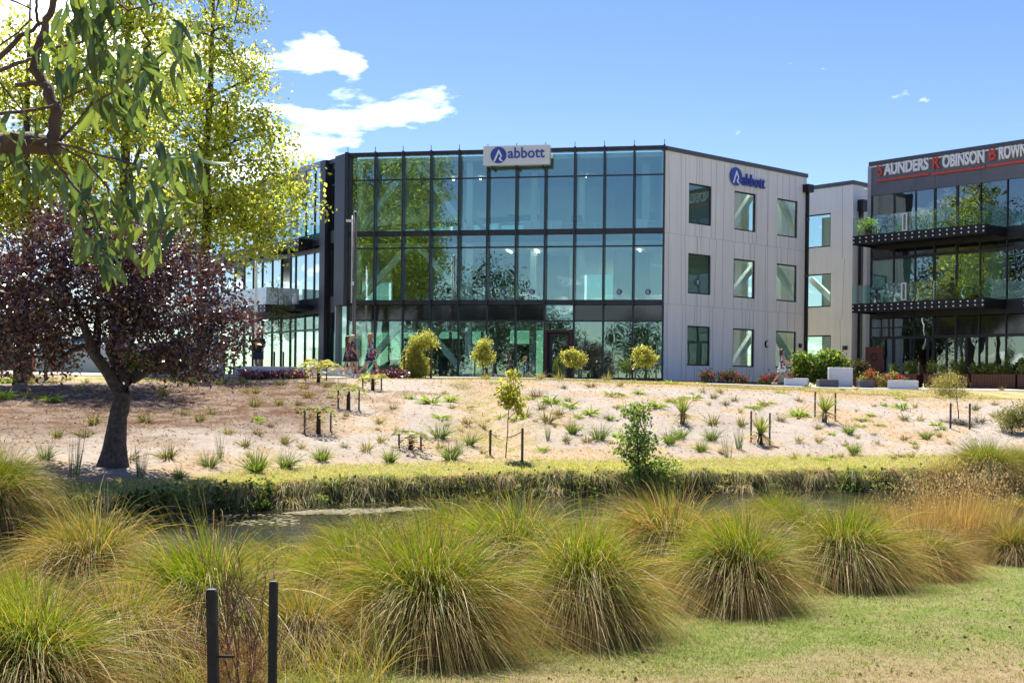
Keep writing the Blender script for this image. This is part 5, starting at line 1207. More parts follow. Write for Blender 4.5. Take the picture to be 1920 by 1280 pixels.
ballshrub(905, 712, 640, 690, 38, 'first golden ball shrub left of the door, with a pale tufted top', [(908, 645, .25, .3)])
ballshrub(1075, 713, 655, 692, 44, 'door side golden shrub clipped to a ball on a stem')
ballshrub(1209, 715, 650, 693, 44, 'corner golden shrub clipped to a ball near the concrete wall')
b = W(782, 714, 47.2); b.z = Gz(b.x, b.y)
shrub('golden_shrub', 'crooked golden shrub leaning over its stake', b, [(Wn(781, 690, 47.2), .5, .45, .55), (Wn(776, 665, 47.2), .35, .35, .35), (Wn(798, 638, 47.1), .42, .3, .26), (Wn(780, 645, 47.1), .2, .2, .35)], 190, 55, .10, .10, GOLD, None, .035, Vector(Wn(790, 650, 47.2)), 'golden clipped shrubs', .16, droop=.5)
for px, h, lab in ((757, 1.05, 'left stake of the crooked golden shrub'), (808, 1.25, 'right stake of the crooked golden shrub')):
    q = W(px, 716, 47.0); q.z = Gz(q.x, q.y); o = empty('plant_stake', q, lab, 'stake', 'plant stakes on the slope'); V, Fs = tube([q - Vector((0, 0, .1)), q + Vector((0, 0, h))], [.045, .045], 8); part('shaft', V, Fs, 'stake_wood', o)
    V, Fs = tube([q + Vector((0, 0, h)), q + Vector((0, 0, h + .01))], [.035, .03], 8); part('cut_top', V, Fs, 'bark_grey', o)
for px, lab in ((890, 'left stake behind the first golden ball shrub'), (925, 'right stake behind the first golden ball shrub'), (1057, 'left stake behind the door side golden shrub'), (1090, 'right stake behind the door side golden shrub'), (1191, 'left stake behind the corner golden shrub'), (1230, 'right stake behind the corner golden shrub')):
    q = W(px, 712, 52.2); q.z = Gz(q.x, q.y); o = empty('plant_stake', q, lab, 'stake', 'plant stakes on the slope'); V, Fs = tube([q - Vector((0, 0, .1)), q + Vector((0, 0, .95))], [.035, .035], 8); part('shaft', V, Fs, 'stake_wood', o)
    V, Fs = tube([q + Vector((0, 0, .95)), q + Vector((0, 0, .96))], [.025, .02], 8); part('cut_top', V, Fs, 'bark_grey', o)
# staked sapling in the gully
b = hit(948, 858, 20, 60); d = b.y
shrub('young_sapling', 'thin staked sapling with a small yellow green crown in the gully', b, [(Wn(955, 738, d), .27, .27, .36), (Wn(962, 708, d), .13, .13, .20), (Wn(975, 765, d), .15, .16, .18)], 60, 14, .075, .11, [(.38, .42, .06), (.48, .49, .07), (.58, .50, .07), (.24, .30, .05)], None, .018, Vector(Wn(957, 735, d)), None, .32, .5, cat='tree')
p0, t0 = stake(919, 853, .68, .035, 'dark stake left of the thin sapling'); p1, t1 = stake(979, 866, .90, .035, 'dark stake right of the thin sapling')
tie(t0 - Vector((0, 0, .08)), W(945, 826, d), 'rubber_tie', 'black tie from the left stake to the thin sapling'); tie(t1 - Vector((0, 0, .08)), W(951, 820, d), 'rubber_tie', 'black tie from the right stake to the thin sapling')
# leafy shrub growing out of the cut bank
b = hit(1200, 925, 20, 60); d = b.y
shrub('bank_shrub', 'leafy dark green shrub growing from the water edge', b, [(Wn(1190, 780, d), .42, .4, .38), (Wn(1195, 830, d), .5, .45, .4), (Wn(1205, 890, d), .5, .45, .5), (Wn(1245, 880, d), .35, .3, .25), (Wn(1165, 850, d), .3, .3, .2)], 150, 17, .095, .125, [(.20, .30, .08), (.27, .38, .10), (.38, .47, .14), (.14, .21, .06)], None, .035, Vector(Wn(1195, 800, d)), None, .22, .2)
# feathery sapling and bushy border shrub
b = hit(1797, 786, 20, 60); d = b.y
shrub('feathery_sapling', 'feathery golden sapling with a weeping crown between two stakes', b, [(Wn(1780, 712, d), .62, .5, .22), (Wn(1790, 735, d), .6, .5, .2), (Wn(1755, 730, d), .3, .3, .18)], 110, 34, .11, .085, [(.34, .31, .10), (.42, .37, .15), (.26, .26, .08)], None, .02, Vector(Wn(1792, 715, d)), None, .10, .7, cat='tree')
stake(1782, 803, .84, .035, 'dark stake left of the feathery sapling'); stake(1818, 805, .86, .035, 'dark stake right of the feathery sapling')
b = hit(1897, 812, 20, 60); d = b.y
shrub('border_shrub', 'fuzzy olive shrub at the picture border below the dark planters', b, [(Wn(1893, 785, d), .42, .4, .42), (Wn(1918, 780, d), .42, .4, .5)], 120, 40, .10, .09, [(.24, .25, .08), (.32, .30, .12), (.16, .18, .06)], None, .025, Vector(Wn(1897, 780, d)), None, .14, .4)
# ------------------------------------------------------------------ street furniture, planters, benches
def block(name, label, x0, x1, ytop, d, dep, m, cat='bench', ybot=None, group=None, skew=0.0):
    a, b = W(x0, ytop, d), W(x1, ytop, d); z0 = Gz((a.x + b.x) / 2, d) - .05
    o = empty(name, ((a.x + b.x) / 2, d, z0), label, cat, group)
    V = boxv(a.x, b.x, d, d + dep, z0 + .06, max(a.z, b.z)); V = [(x + skew * (y - d), y, z) for x, y, z in V]
    ob = part('body', V, BOXF, m, o); bv = ob.modifiers.new('bevel', 'BEVEL'); bv.width = .03; bv.segments = 2
    part('plinth', boxv(a.x + .05, b.x - .05, d + .05, d + dep - .05, z0, z0 + .06), BOXF, 'black_steel', o); return o
block('bench_block', 'white concrete bench block beside the walking woman in the floral dress', 1470, 1514, 709, 55.2, .7, 'white_block', group='concrete blocks on the lawn', skew=.35)
block('bench_block', 'charcoal bench block in front of the tall white slab', 1536, 1573, 711.5, 55.0, .6, 'grey_block', group='concrete blocks on the lawn')
block('sign_slab', 'tall plain white concrete slab behind the charcoal bench', 1555, 1599.5, 689, 55.8, .35, 'white_block', 'slab')
block('bench_block', 'small charcoal planter block under the red roses', 1613, 1640, 713, 55.3, .6, 'grey_block', group='concrete blocks on the lawn')
block('bench_block', 'white concrete bench block right of the red roses', 1664, 1717, 713, 54.6, .8, 'white_block', group='concrete blocks on the lawn', skew=.5)
# white planter wall
a, b = W(440, 686, 48.9), W(664, 687, 48.9); z0 = Gz((a.x + b.x) / 2, 48.9) - .1
pw = empty('planter_wall', ((a.x + b.x) / 2, 49, z0), 'long low white concrete planter wall in front of the shop windows', 'wall')
part('wall', boxv(a.x, b.x, 48.9, 49.3, z0, a.z - .05), BOXF, 'white_block', pw); part('cap', boxv(a.x - .03, b.x + .03, 48.87, 49.33, a.z - .05, a.z), BOXF, 'pale_metal', pw)
part('end_post', boxv(b.x + .05, b.x + .4, 48.9, 49.4, z0, a.z + .05), BOXF, 'stake_wood', pw)
# lamp post and flag pole
p = W(663, 705, 56.); p.z = Gz(p.x, p.y); lp = empty('street_lamp', p, 'slim dark lamp post with a small side lamp before the glass corner', 'lamp post')
T = W(663, 398, 56.)
V, Fs = tube([p, Vector((p.x, p.y, 3)), Vector((p.x, p.y, T.z))], [.09, .085, .075], 12); part('post', V, Fs, 'steel_pole', lp, True)
V, Fs = tube([Vector((p.x - .14, p.y, 3.4)), Vector((p.x - .14, p.y, T.z - .15))], [.028, .028], 8); part('conduit', V, Fs, 'pale_metal', lp, True)
h = W(655, 416, 56.).z; part('lamp_head', boxv(p.x - .42, p.x - .1, p.y - .1, p.y + .1, h, h + .1), BOXF, 'pale_metal', lp); part('camera', boxv(p.x - .16, p.x - .02, p.y - .08, p.y + .06, W(658, 535, 56).z, W(658, 528, 56).z), BOXF, 'pale_metal', lp)
V, Fs = tube([Vector((p.x, p.y, T.z)), Vector((p.x, p.y, T.z + .05))], [.08, .05], 12); part('finial', V, Fs, 'pale_metal', lp)
p = W(479, 700, 58.); p.z = Gz(p.x, p.y); fp = empty('flag_pole', p, 'white pole rising behind the man in the black shirt', 'pole'); t = W(481, 440, 58.)
V, Fs = tube([p, t], [.075, .06], 12); part('mast', V, Fs, 'white_paint', fp, True); V, Fs = tube([p, p + Vector((0, 0, .12))], [.16, .14], 12); part('foot', V, Fs, 'steel_pole', fp)
V, Fs = tube([t, t + Vector((0, 0, .12))], [.08, .03], 10); part('cap', V, Fs, 'white_paint', fp, True)
# slatted timber planters before the right hand offices, each with its shrubs
pl = Facade(tuple(sf.P(.9, 0, 3.6)[:2]), tuple(sf.P(16, 0, 3.6)[:2]), S)
tops = pl.at(1800, 701)[1]; pos = [pl.at(x, 715)[0] for x in (1600, 1719, 1732, 1816, 1821, 1904, 1908, 1990)]
names = ['first slatted timber planter behind the red roses', 'second slatted timber planter with three bushes', 'third slatted timber planter under the first balcony end', 'last slatted timber planter at the picture border']
for k in range(4):
    s0, s1 = pos[2 * k], pos[2 * k + 1]; o = empty('timber_planter', pl.P((s0 + s1) / 2, -.24, 0), names[k], 'planter', 'slatted timber planters'); pl.root = o
    n = max(4, round((s1 - s0) / .14)); w = (s1 - s0) / n
    for i in range(n): pl.box('slat', s0 + i * w + .008, s0 + (i + 1) * w - .008, -.18, tops + random.uniform(-.006, .006), .0, .03, 'timber_slat')
    pl.box('liner', s0 + .01, s1 - .01, -.18, tops - .03, -.6, -.005, 'rust'); pl.box('base', s0 + .04, s1 - .04, -.24, -.18, -.55, -.02, 'black_steel')
pl.root = S
deck = slab('deck', [pl.P(-2, 0, .5)[:2], pl.P(16, 0, .5)[:2], pl.P(16, 0, -3.5)[:2], pl.P(-2, 0, -3.5)[:2]], -.5, -.24, 'grey_block', S)
SHG = [(.20, .27, .06), (.32, .38, .10), (.44, .48, .16), (.12, .16, .04)]; CON = [(.17, .25, .05), (.22, .30, .06), (.12, .19, .035)]
shr = [(1676, 0), (1702, 0), (1715, 1), (1748, 0), (1768, 0), (1789, 0), (1803, 1), (1828, 0), (1845, 0), (1858, 0), (1873, 0), (1889, 1), (1916, 0)]
where = ['nearest the rust panel', 'second along from the rust panel', '', 'third along from the rust panel', 'fourth along from the rust panel', 'fifth along from the rust panel', '', 'sixth along from the rust panel', 'seventh along from the rust panel', 'eighth along from the rust panel', 'ninth along from the rust panel', '', 'at the picture border']
cone = iter(('first cone shaped conifer in the timber planters', 'middle cone shaped conifer in the timber planters', 'last cone shaped conifer in the timber planters'))
for (px, k), wh in zip(shr, where):
    s, _ = pl.at(px, 700, -.3); b = Vector(pl.P(s, tops - .06, -.3))
    if k:
        lob = [(np.array(b) + np.array([0, 0, z]), r, r, .16) for z, r in ((.12, .24), (.32, .21), (.52, .16), (.72, .11), (.9, .06))]
        shrub('cone_conifer', next(cone), b, lob, 120, 26, .045, .05, CON, None, .03, b + Vector((0, 0, .8)), 'clipped conifers in the planters', .2)
    else:
        hh = random.uniform(.45, .68); shrub('planter_shrub', f'glossy leafy planter shrub {wh}', b, [(np.array(b) + np.array([0, 0, hh * .6]), .19, .19, hh * .5)], 26, 15, .07, .10, SHG, None, .015, b + Vector((0, 0, hh * .7)), 'leafy shrubs in the planters', .36)
# rust panel with a round emblem
s0, h0 = pl.at(1622, 706, -.9); s1, _ = pl.at(1655, 706, -.9); h1 = pl.at(1640, 650, -.9)[1]
rp = empty('rust_sign_panel', pl.P((s0 + s1) / 2, -.24, -.9), 'rust brown steel sign panel with a dark round emblem', 'sign')
pl.box('panel', s0, s1, -.24, h1, -.98, -.9, 'rust', rp)
for k in range(8):
    an = k * math.pi / 4 + .2; pl.box('emblem_bar', (s0 + s1) / 2 + .16 * math.cos(an) - .07, (s0 + s1) / 2 + .16 * math.cos(an) + .07, h1 - .55 + .2 * math.sin(an) - .04, h1 - .55 + .2 * math.sin(an) + .04, -.898, -.89 + .001 * k, 'black_steel', rp)
# rose beds and the big bush
def roses(label, px, py, d, w, h, n, redn, leafc, group='red rose bushes'):
    b = W(px, py, d); b.z = Gz(b.x, b.y); o = shrub('rose_bush', label, b, [(np.array(b) + np.array([0, 0, h * .55]), w, .4, h * .5)], n, 26, .10, .09, leafc, None, .02, b + Vector((0, 0, h * .5)), group, .34)
    c = in_lobes([(np.array(b) + np.array([0, -.1, h * .7]), w, .4, h * .45)], redn); lst = [leafquads(c, rng.normal(size=(redn, 3)), .10, .5, randcol(redn, [(.55, .03, .035), (.65, .06, .04), (.40, .02, .03)])) for _ in range(4)]
    v, q, cc = cat3(lst); tag(link('flowers', npmesh('flowers', v - np.array(b), q, cc), 'petal', o), kind='stuff')
DG = [(.05, .07, .03), (.08, .10, .045), (.09, .05, .035)]
roses('dark rose bush with few blooms under the first concrete wall window', 1325, 716, 56.5, .45, .6, 26, 8, DG); roses('rose bush with dull red blooms below the middle wall window', 1362, 717, 56.8, .55, .62, 34, 14, DG)
roses('small rose bush right of the middle wall window', 1392, 718, 57., .3, .42, 16, 6, DG); roses('rose bush with deep red blooms left of the walking woman', 1440, 720, 56.6, .5, .5, 30, 15, DG); roses('rose bush with deep red blooms behind the white bench', 1490, 720, 57.2, .5, .6, 24, 10, DG)
LG = [(.14, .18, .06), (.20, .22, .08), (.3, .22, .08)]
roses('bright red rose bush above the small charcoal block', 1630, 722, 56., .5, .7, 44, 30, LG); roses('bright red rose bush against the white bench end', 1672, 724, 55.6, .55, .62, 44, 28, LG)
b = W(1535, 722, 57.2); b.z = Gz(b.x, b.y)
shrub('round_bush', 'big bushy green shrub between the benches and the concrete block', b, [(Wn(1530, 692, 57.2), .95, .7, .62), (Wn(1560, 680, 57.2), .6, .5, .6), (Wn(1505, 675, 57.1), .4, .4, .35)], 210, 40, .13, .15, [(.11, .20, .045), (.17, .27, .05), (.36, .42, .07), (.07, .13, .03)], None, .05, Vector(Wn(1532, 695, 57.2)), None, .34, .3)
b = W(1583, 722, 58.2); b.z = Gz(b.x, b.y); shrub('round_bush', 'small dark shrub behind the tall white slab', b, [(Wn(1583, 690, 58.2), .4, .4, .4)], 50, 30, .1, .1, DG, None, .03, Vector(Wn(1583, 690, 58.2)))
b = W(1612, 722, 60.); b.z = Gz(b.x, b.y); shrub('round_bush', 'dark shrub left of the rust panel', b, [(Wn(1612, 692, 60), .45, .4, .45)], 60, 30, .1, .1, DG, None, .03, Vector(Wn(1612, 694, 60)))
# purple heuchera border
PH = [(.16, .03, .07), (.10, .02, .045), (.30, .10, .14), (.36, .25, .2)]
for i, (px, w) in enumerate(((462, .35), (485, .35), (508, .4), (540, .4), (562, .35), (722, .5), (742, .45))):
    d = 46.4; b = W(px, 714, d); b.z = Gz(b.x, b.y)
    shrub('purple_border_plant', f'{["leftmost", "second", "third", "fourth", "fifth", "larger", "largest rightmost"][i]} purple leaved border plant {"below the white planter wall" if i < 5 else "beside the topmost tree fern"}', b, [(np.array(b) + np.array([0, 0, .16]), w, .3, .16)], 30, 22, .07, .09, PH, None, .012, b + Vector((0, 0, .15)), 'purple border plants', .42, lm='leaf_purple', cat='plant')
# slender bamboo like tree before the shop windows
b = W(528, 705, 52.); b.z = Gz(b.x, b.y)
shrub('slender_tree', 'slender wispy young tree before the shop windows', b, [(Wn(522, 560, 52), .4, .4, .9), (Wn(515, 610, 52), .45, .4, .9), (Wn(540, 600, 52), .35, .3, .6)], 90, 12, .13, .14, [(.09, .12, .035), (.14, .16, .05), (.06, .08, .03)], None, .03, Vector(Wn(520, 540, 52)), None, .12, .2, cat='tree')
for px, lab in ((514, 'left dark stake of the slender tree'), (531, 'right dark stake of the slender tree')):
    q = W(px, 705, 51.8); q.z = Gz(q.x, q.y); o = empty('plant_stake', q, lab, 'stake', 'plant stakes on the slope'); V, Fs = tube([q, q + Vector((0, 0, 1.0))], [.04, .04], 8); part('shaft', V, Fs, 'black_steel', o); V, Fs = tube([q + Vector((0, 0, 1.0)), q + Vector((0, 0, 1.01))], [.03, .025], 8); part('cut_top', V, Fs, 'bark_grey', o)
# low green hedge plants behind the purple tree
for i, px in enumerate((232, 262, 292, 322)):
    b = W(px, 712, 49.5); b.z = Gz(b.x, b.y); shrub('hedge_plant', f'{["first", "second", "third", "fourth"][i]} lime green hedge plant seen past the purple tree trunk', b, [(np.array(b) + np.array([0, 0, .45]), .5, .4, .45)], 50, 30, .12, .12, [(.20, .28, .04), (.28, .34, .06), (.14, .2, .03)], None, .02, b + Vector((0, 0, .5)), 'lime green hedge plants', .3)
# young street trees with dark stems at the far left
for i, (px, d) in enumerate(((30, 46.5), (58, 47.5), (86, 46))):
    b = W(px, 712, d); b.z = Gz(b.x, b.y)
    shrub('street_tree', f'{["leftmost", "middle", "third"][i]} young dark stemmed tree behind the purple crown', b, [(Wn(px, 590, d), .9, .8, .9)], 60, 24, .22, .12, [(.10, .13, .03), (.06, .08, .025), (.16, .17, .04)], None, .075, Vector(Wn(px, 600, d)), 'young street trees', .3, cat='tree', bark='bark_dark')
# site cabins and fence beyond
mat('green_net', (.02, .20, .13), .8); mat('orange_plastic', (.75, .16, .03), .5); mat('cabin_white', (.70, .71, .74), .5, vary=(1, (.62, .63, .66), .4, .6)); mat('blue_sheet', (.04, .22, .62), .5)
def cabin(label, x0, x1, yt, d, roofm):
    a, b = W(x0, yt, d), W(x1, yt, d); o = empty('site_cabin', ((a.x + b.x) / 2, d, 0), label, 'cabin', 'site cabins'); part('body', boxv(a.x, b.x, d, d + 3, 0.12, a.z), BOXF, 'cabin_white', o); part('roof', boxv(a.x - .1, b.x + .1, d - .1, d + 3.1, a.z, a.z + .18), BOXF, roofm, o)
    part('door', boxv(a.x + .5, a.x + 1.4, d - .03, d, .2, 2.2), BOXF, 'panel_grey', o); part('skid', boxv(a.x, b.x, d + .2, d + 2.8, 0, .12), BOXF, 'black_steel', o)
cabin('white site cabin with a blue roof behind the purple tree', 66, 190, 640, 62, 'blue_sheet'); cabin('second white site cabin partly hidden by the purple crown', 205, 400, 648, 70, 'panel_grey')
a, b = W(-120, 640, 58), W(62, 640, 58); gf = empty('netted_fence', ((a.x + b.x) / 2, 58, 0), 'green netted site fence at the picture edge', 'fence')
n = 5
for i in range(n): xa = a.x + (b.x - a.x) * i / n; part('net_panel', boxv(xa + .03, a.x + (b.x - a.x) * (i + 1) / n - .03, 58, 58.02, .1, 2.2), BOXF, 'green_net', gf)
for i in range(n + 1): xa = a.x + (b.x - a.x) * i / n; part('post', boxv(xa - .025, xa + .025, 57.97, 58.05, 0, 2.25), BOXF, 'pale_metal', gf)
for px, lab in ((62, 'orange barrier post between the green fence and the white cabin'), (101, 'orange barrier post in front of the white cabin door')):
    q = W(px, 695, 57); q.z = Gz(q.x, q.y); o = empty('barrier_post', q, lab, 'barrier'); V, Fs = tube([q, q + Vector((0, 0, .08))], [.22, .2], 10); part('foot', V, Fs, 'black_steel', o); V, Fs = tube([q + Vector((0, 0, .08)), q + Vector((0, 0, 1.0))], [.09, .06], 10); part('tube', V, Fs, 'orange_plastic', o)
# parked cars seen through the ground floor
def car(label, x, y, rz, paint):
    o = empty('parked_car', (x, y, Gz(x, y)), label, 'car', 'cars parked behind the offices'); o.rotation_euler = (0, 0, rz)
    prof = [(-2.1, .35), (-2.15, .75), (-1.9, .95), (-1.35, 1.0), (-.75, 1.42), (.55, 1.45), (1.15, 1.0), (1.9, .88), (2.1, .7), (2.1, .35)]
    def ext(p, w, name, m): 
        n = len(p); V = [(x_, -w, z_) for x_, z_ in p] + [(x_, w, z_) for x_, z_ in p]; me = bpy.data.meshes.new(name); me.from_pydata(V, [], [tuple(range(n)), tuple(range(n, 2 * n))[::-1]] + [(i, n + i, n + (i + 1) % n, (i + 1) % n) for i in range(n)]); me.update(); return link(name, me, m, o)
    bd = ext(prof, .85, 'body', paint); bv = bd.modifiers.new('bevel', 'BEVEL'); bv.width = .06; bv.segments = 2
    ext([(-1.2, 1.02), (-.72, 1.36), (-.1, 1.38), (-.1, 1.02)], .865, 'side_window', 'glass_dark'); ext([(-.02, 1.02), (-.02, 1.38), (.5, 1.38), (1.0, 1.02)], .865, 'side_window', 'glass_dark')
    for xx in (-1.35, 1.3):
        for yy in (-.8, .8):
            V, Fs = tube([(xx, yy - .1, .32), (xx, yy + .1, .32)], [.32, .32], 16); me = bpy.data.meshes.new('wheel'); me.from_pydata([tuple(v) for v in V], [], Fs); me.update(); w = link('wheel', me, 'black_steel', o)
            V, Fs = tube([(xx, yy - .11, .32), (xx, yy + .11, .32)], [.2, .2], 12); me = bpy.data.meshes.new('rim'); me.from_pydata([tuple(v) for v in V], [], Fs); me.update(); link('rim', me, 'bolt_steel', w)
mat('car_white', (.75, .76, .78), .25, coat=.6); mat('car_blue', (.06, .16, .42), .25, coat=.6); mat('car_silver', (.45, .47, .5), .3, .5, coat=.5)
car('white hatchback parked behind the building, seen through the left ground floor glass', -8.6, 92, .2, 'car_white'); car('blue hatchback parked behind the building, seen between the ground floor columns', -1.4, 90.5, .15, 'car_blue'); car('silver car parked behind the building near the crooked golden shrub', -5.0, 94, .2, 'car_silver')
# desks and cabinets behind the upper glass
mat('cabinet_cream', (.62, .60, .38), .6)
def furn(name, label, cat, px, py, t, wid, h0, ht, m, legs=False, grp=None):
    s, _ = fr.at(px, py, t); o = empty(name, fr.P(s, h0, t), label, cat, grp)
    if legs:
        fr.box('desk_top', s - wid / 2, s + wid / 2, h0 + ht - .04, h0 + ht, t - .7, t, m, o)
        for ds in (-wid / 2 + .05, wid / 2 - .05): fr.box('leg', s + ds - .03, s + ds + .03, h0, h0 + ht - .04, t - .66, t - .04, 'pale_metal', o)
        fr.box('monitor', s - .3, s + .3, h0 + ht + .12, h0 + ht + .5, t - .4, t - .36, 'black_steel', o); fr.box('monitor_stand', s - .04, s + .04, h0 + ht, h0 + ht + .12, t - .42, t - .37, 'black_steel', o)
    else:
        fr.box('body', s - wid / 2, s + wid / 2, h0 + .05, h0 + ht, t - .5, t, m, o); fr.box('plinth', s - wid / 2 + .03, s + wid / 2 - .03, h0, h0 + .05, t - .47, t - .03, 'black_steel', o); fr.box('door_gap', s - .006, s + .006, h0 + .1, h0 + ht - .05, t, t + .004, 'groove', o)
furn('storage_cabinet', 'cream cabinet with blue round sticker in front on the first floor', 'cabinet', 954, 545, -1.0, 1.25, 4.18, .85, 'cabinet_cream'); furn('storage_cabinet', 'narrow pale cabinet on the first floor left of the cream one', 'cabinet', 903, 545, -1.2, .5, 4.18, .8, 'interior_white')
furn('office_desk', 'desk with a screen behind the top floor glass under the rooftop sign', 'desk', 960, 410, -2.5, 1.6, 7.92, .74, 'sign_white', True, 'desks behind the glass'); furn('office_desk', 'desk with a screen behind the top floor glass near its middle', 'desk', 1080, 405, -3.2, 2.2, 7.92, .74, 'sign_white', True, 'desks behind the glass')
furn('office_desk', 'desk with a screen behind the top floor glass beside the concrete corner', 'desk', 1220, 405, -2.5, 1.4, 7.92, .74, 'sign_white', True, 'desks behind the glass'); furn('office_desk', 'desk behind the first floor glass in the third bay', 'desk', 790, 545, -2.6, 2.2, 4.18, .74, 'timber_slat', True, 'desks behind the glass')
for px, wd, lab in ((997, .9, 'white low cabinet behind the top floor glass below the sign'), (1038, .85, 'white low cabinet behind the top floor glass right of the sign'), (1204, .6, 'white cabinet behind the top floor glass at the last bay')): furn('storage_cabinet', lab, 'cabinet', px, 425, -.9, wd, 7.92, .62, 'sign_white')
furn('office_desk', 'desk behind the first floor glass in the fourth bay', 'desk', 845, 545, -3.2, 1.8, 4.18, .74, 'timber_slat', True, 'desks behind the glass')
# balcony table, potted plant
def pot(label, fac, s, h, t, r, hh, cols):
    b = Vector(fac.P(s, h, t)); V, Fs = tube([b, b + Vector((0, 0, .32)), b + Vector((0, 0, .34))], [r * .7, r, r], 14); o = shrub('potted_plant', label, b + Vector((0, 0, .3)), [(np.array(b) + np.array([0, 0, .3 + hh * .5]), .5, .45, hh * .5)], 46, 22, .1, .12, cols, None, .02, b + Vector((0, 0, .3 + hh * .6)), None, .34)
    part('pot', V, Fs, 'terracotta', o, True)
pot('leafy plant in a terracotta pot at the top balcony corner', sf, .95, 7.72, 1.6, .3, .8, LIM)
def bar_table(label, s, h, t):
    o = empty('bar_table', sf.P(s, h, t), label, 'table', 'balcony bar tables'); b = Vector(sf.P(s, h, t)); V, Fs = tube([b, b + Vector((0, 0, .03)), b + Vector((0, 0, .95))], [.24, .2, .1], 14); part('pedestal', V, Fs, 'grey_block', o, True); V, Fs = tube([b + Vector((0, 0, .95)), b + Vector((0, 0, 1.0))], [.34, .34], 18); part('table_top', V, Fs, 'coping', o)
bar_table('dark bar table near the gate post of the lower balcony', 1.5, 4.07, 1.5); bar_table('dark bar table in front of the person on the lower balcony', 5.35, 4.07, 1.5)
# ------------------------------------------------------------------ people
mat('skin', (.50, .28, .20), .55); mat('skin_tan', (.42, .22, .15), .55)
mat('hair_blonde', (.62, .48, .26), .6, vary=(30, (.45, .33, .15), .4, .6)); mat('hair_gold', (.50, .30, .10), .6, vary=(30, (.35, .19, .06), .4, .6)); mat('hair_dark', (.035, .02, .016), .5); mat('hair_red', (.10, .03, .02), .5); mat('hair_white', (.62, .58, .54), .6)
def floral(name, base, spots):
    m = bpy.data.materials.new(name); m.use_nodes = True; nt = m.node_tree; b = nt.nodes['Principled BSDF']; b.inputs['Roughness'].default_value = .8
    tcn = nt.nodes.new('ShaderNodeTexCoord'); vo = N(nt.nodes, 'ShaderNodeTexVoronoi', i_Scale=13.0); nt.links.new(tcn.outputs['Object'], vo.inputs['Vector'])
    rp_ = nt.nodes.new('ShaderNodeValToRGB'); rp_.color_ramp.interpolation = 'CONSTANT'; rp_.color_ramp.elements[0].position = 0; rp_.color_ramp.elements[0].color = (*base, 1); rp_.color_ramp.elements[1].position = .45; rp_.color_ramp.elements[1].color = (*spots[0], 1)
    for i, s_ in enumerate(spots[1:]): e_ = rp_.color_ramp.elements.new(.6 + .15 * i); e_.color = (*s_, 1)
    e_ = rp_.color_ramp.elements.new(.92); e_.color = (*base, 1)
    sx_ = nt.nodes.new('ShaderNodeSeparateColor'); nt.links.new(vo.outputs['Color'], sx_.inputs[0]); nt.links.new(sx_.outputs[0], rp_.inputs[0]); nt.links.new(rp_.outputs[0], b.inputs['Base Color']); MATS[name] = m
floral('dress_black_floral', (.012, .012, .016), [(.35, .30, .30), (.20, .06, .08)]); floral('dress_blue_floral', (.01, .035, .09), [(.10, .38, .50), (.55, .62, .62)]); floral('dress_white_floral', (.62, .58, .56), [(.30, .06, .08), (.06, .07, .12)])
mat('cloth_black', (.018, .017, .02), .85); mat('cloth_navy', (.03, .035, .06), .85); mat('red_leather', (.30, .025, .04), .5); mat('shoe_white', (.7, .68, .66), .6); mat('yellow_print', (.75, .48, .03), .7); mat('red_print', (.45, .03, .05), .7)
def ring(c, rx, ry, n=14, rot=0.): return [(c[0] + rx * math.cos(2 * math.pi * k / n), c[1] + ry * math.sin(2 * math.pi * k / n), c[2]) for k in range(n)]
def loft(name, rings, m, o, cap=(True, True)):
    n = len(rings[0]); V = [p for r in rings for p in r]; Fs = [(i * n + k, i * n + (k + 1) % n, (i + 1) * n + (k + 1) % n, (i + 1) * n + k) for i in range(len(rings) - 1) for k in range(n)]
    if cap[0]: Fs.append(tuple(range(n))[::-1])
    if cap[1]: Fs.append(tuple((len(rings) - 1) * n + k for k in range(n)))
    me = bpy.data.meshes.new(name); me.from_pydata(V, [], Fs); me.polygons.foreach_set('use_smooth', [True] * len(me.polygons)); me.update(); ob = link(name, me, m, o); return ob
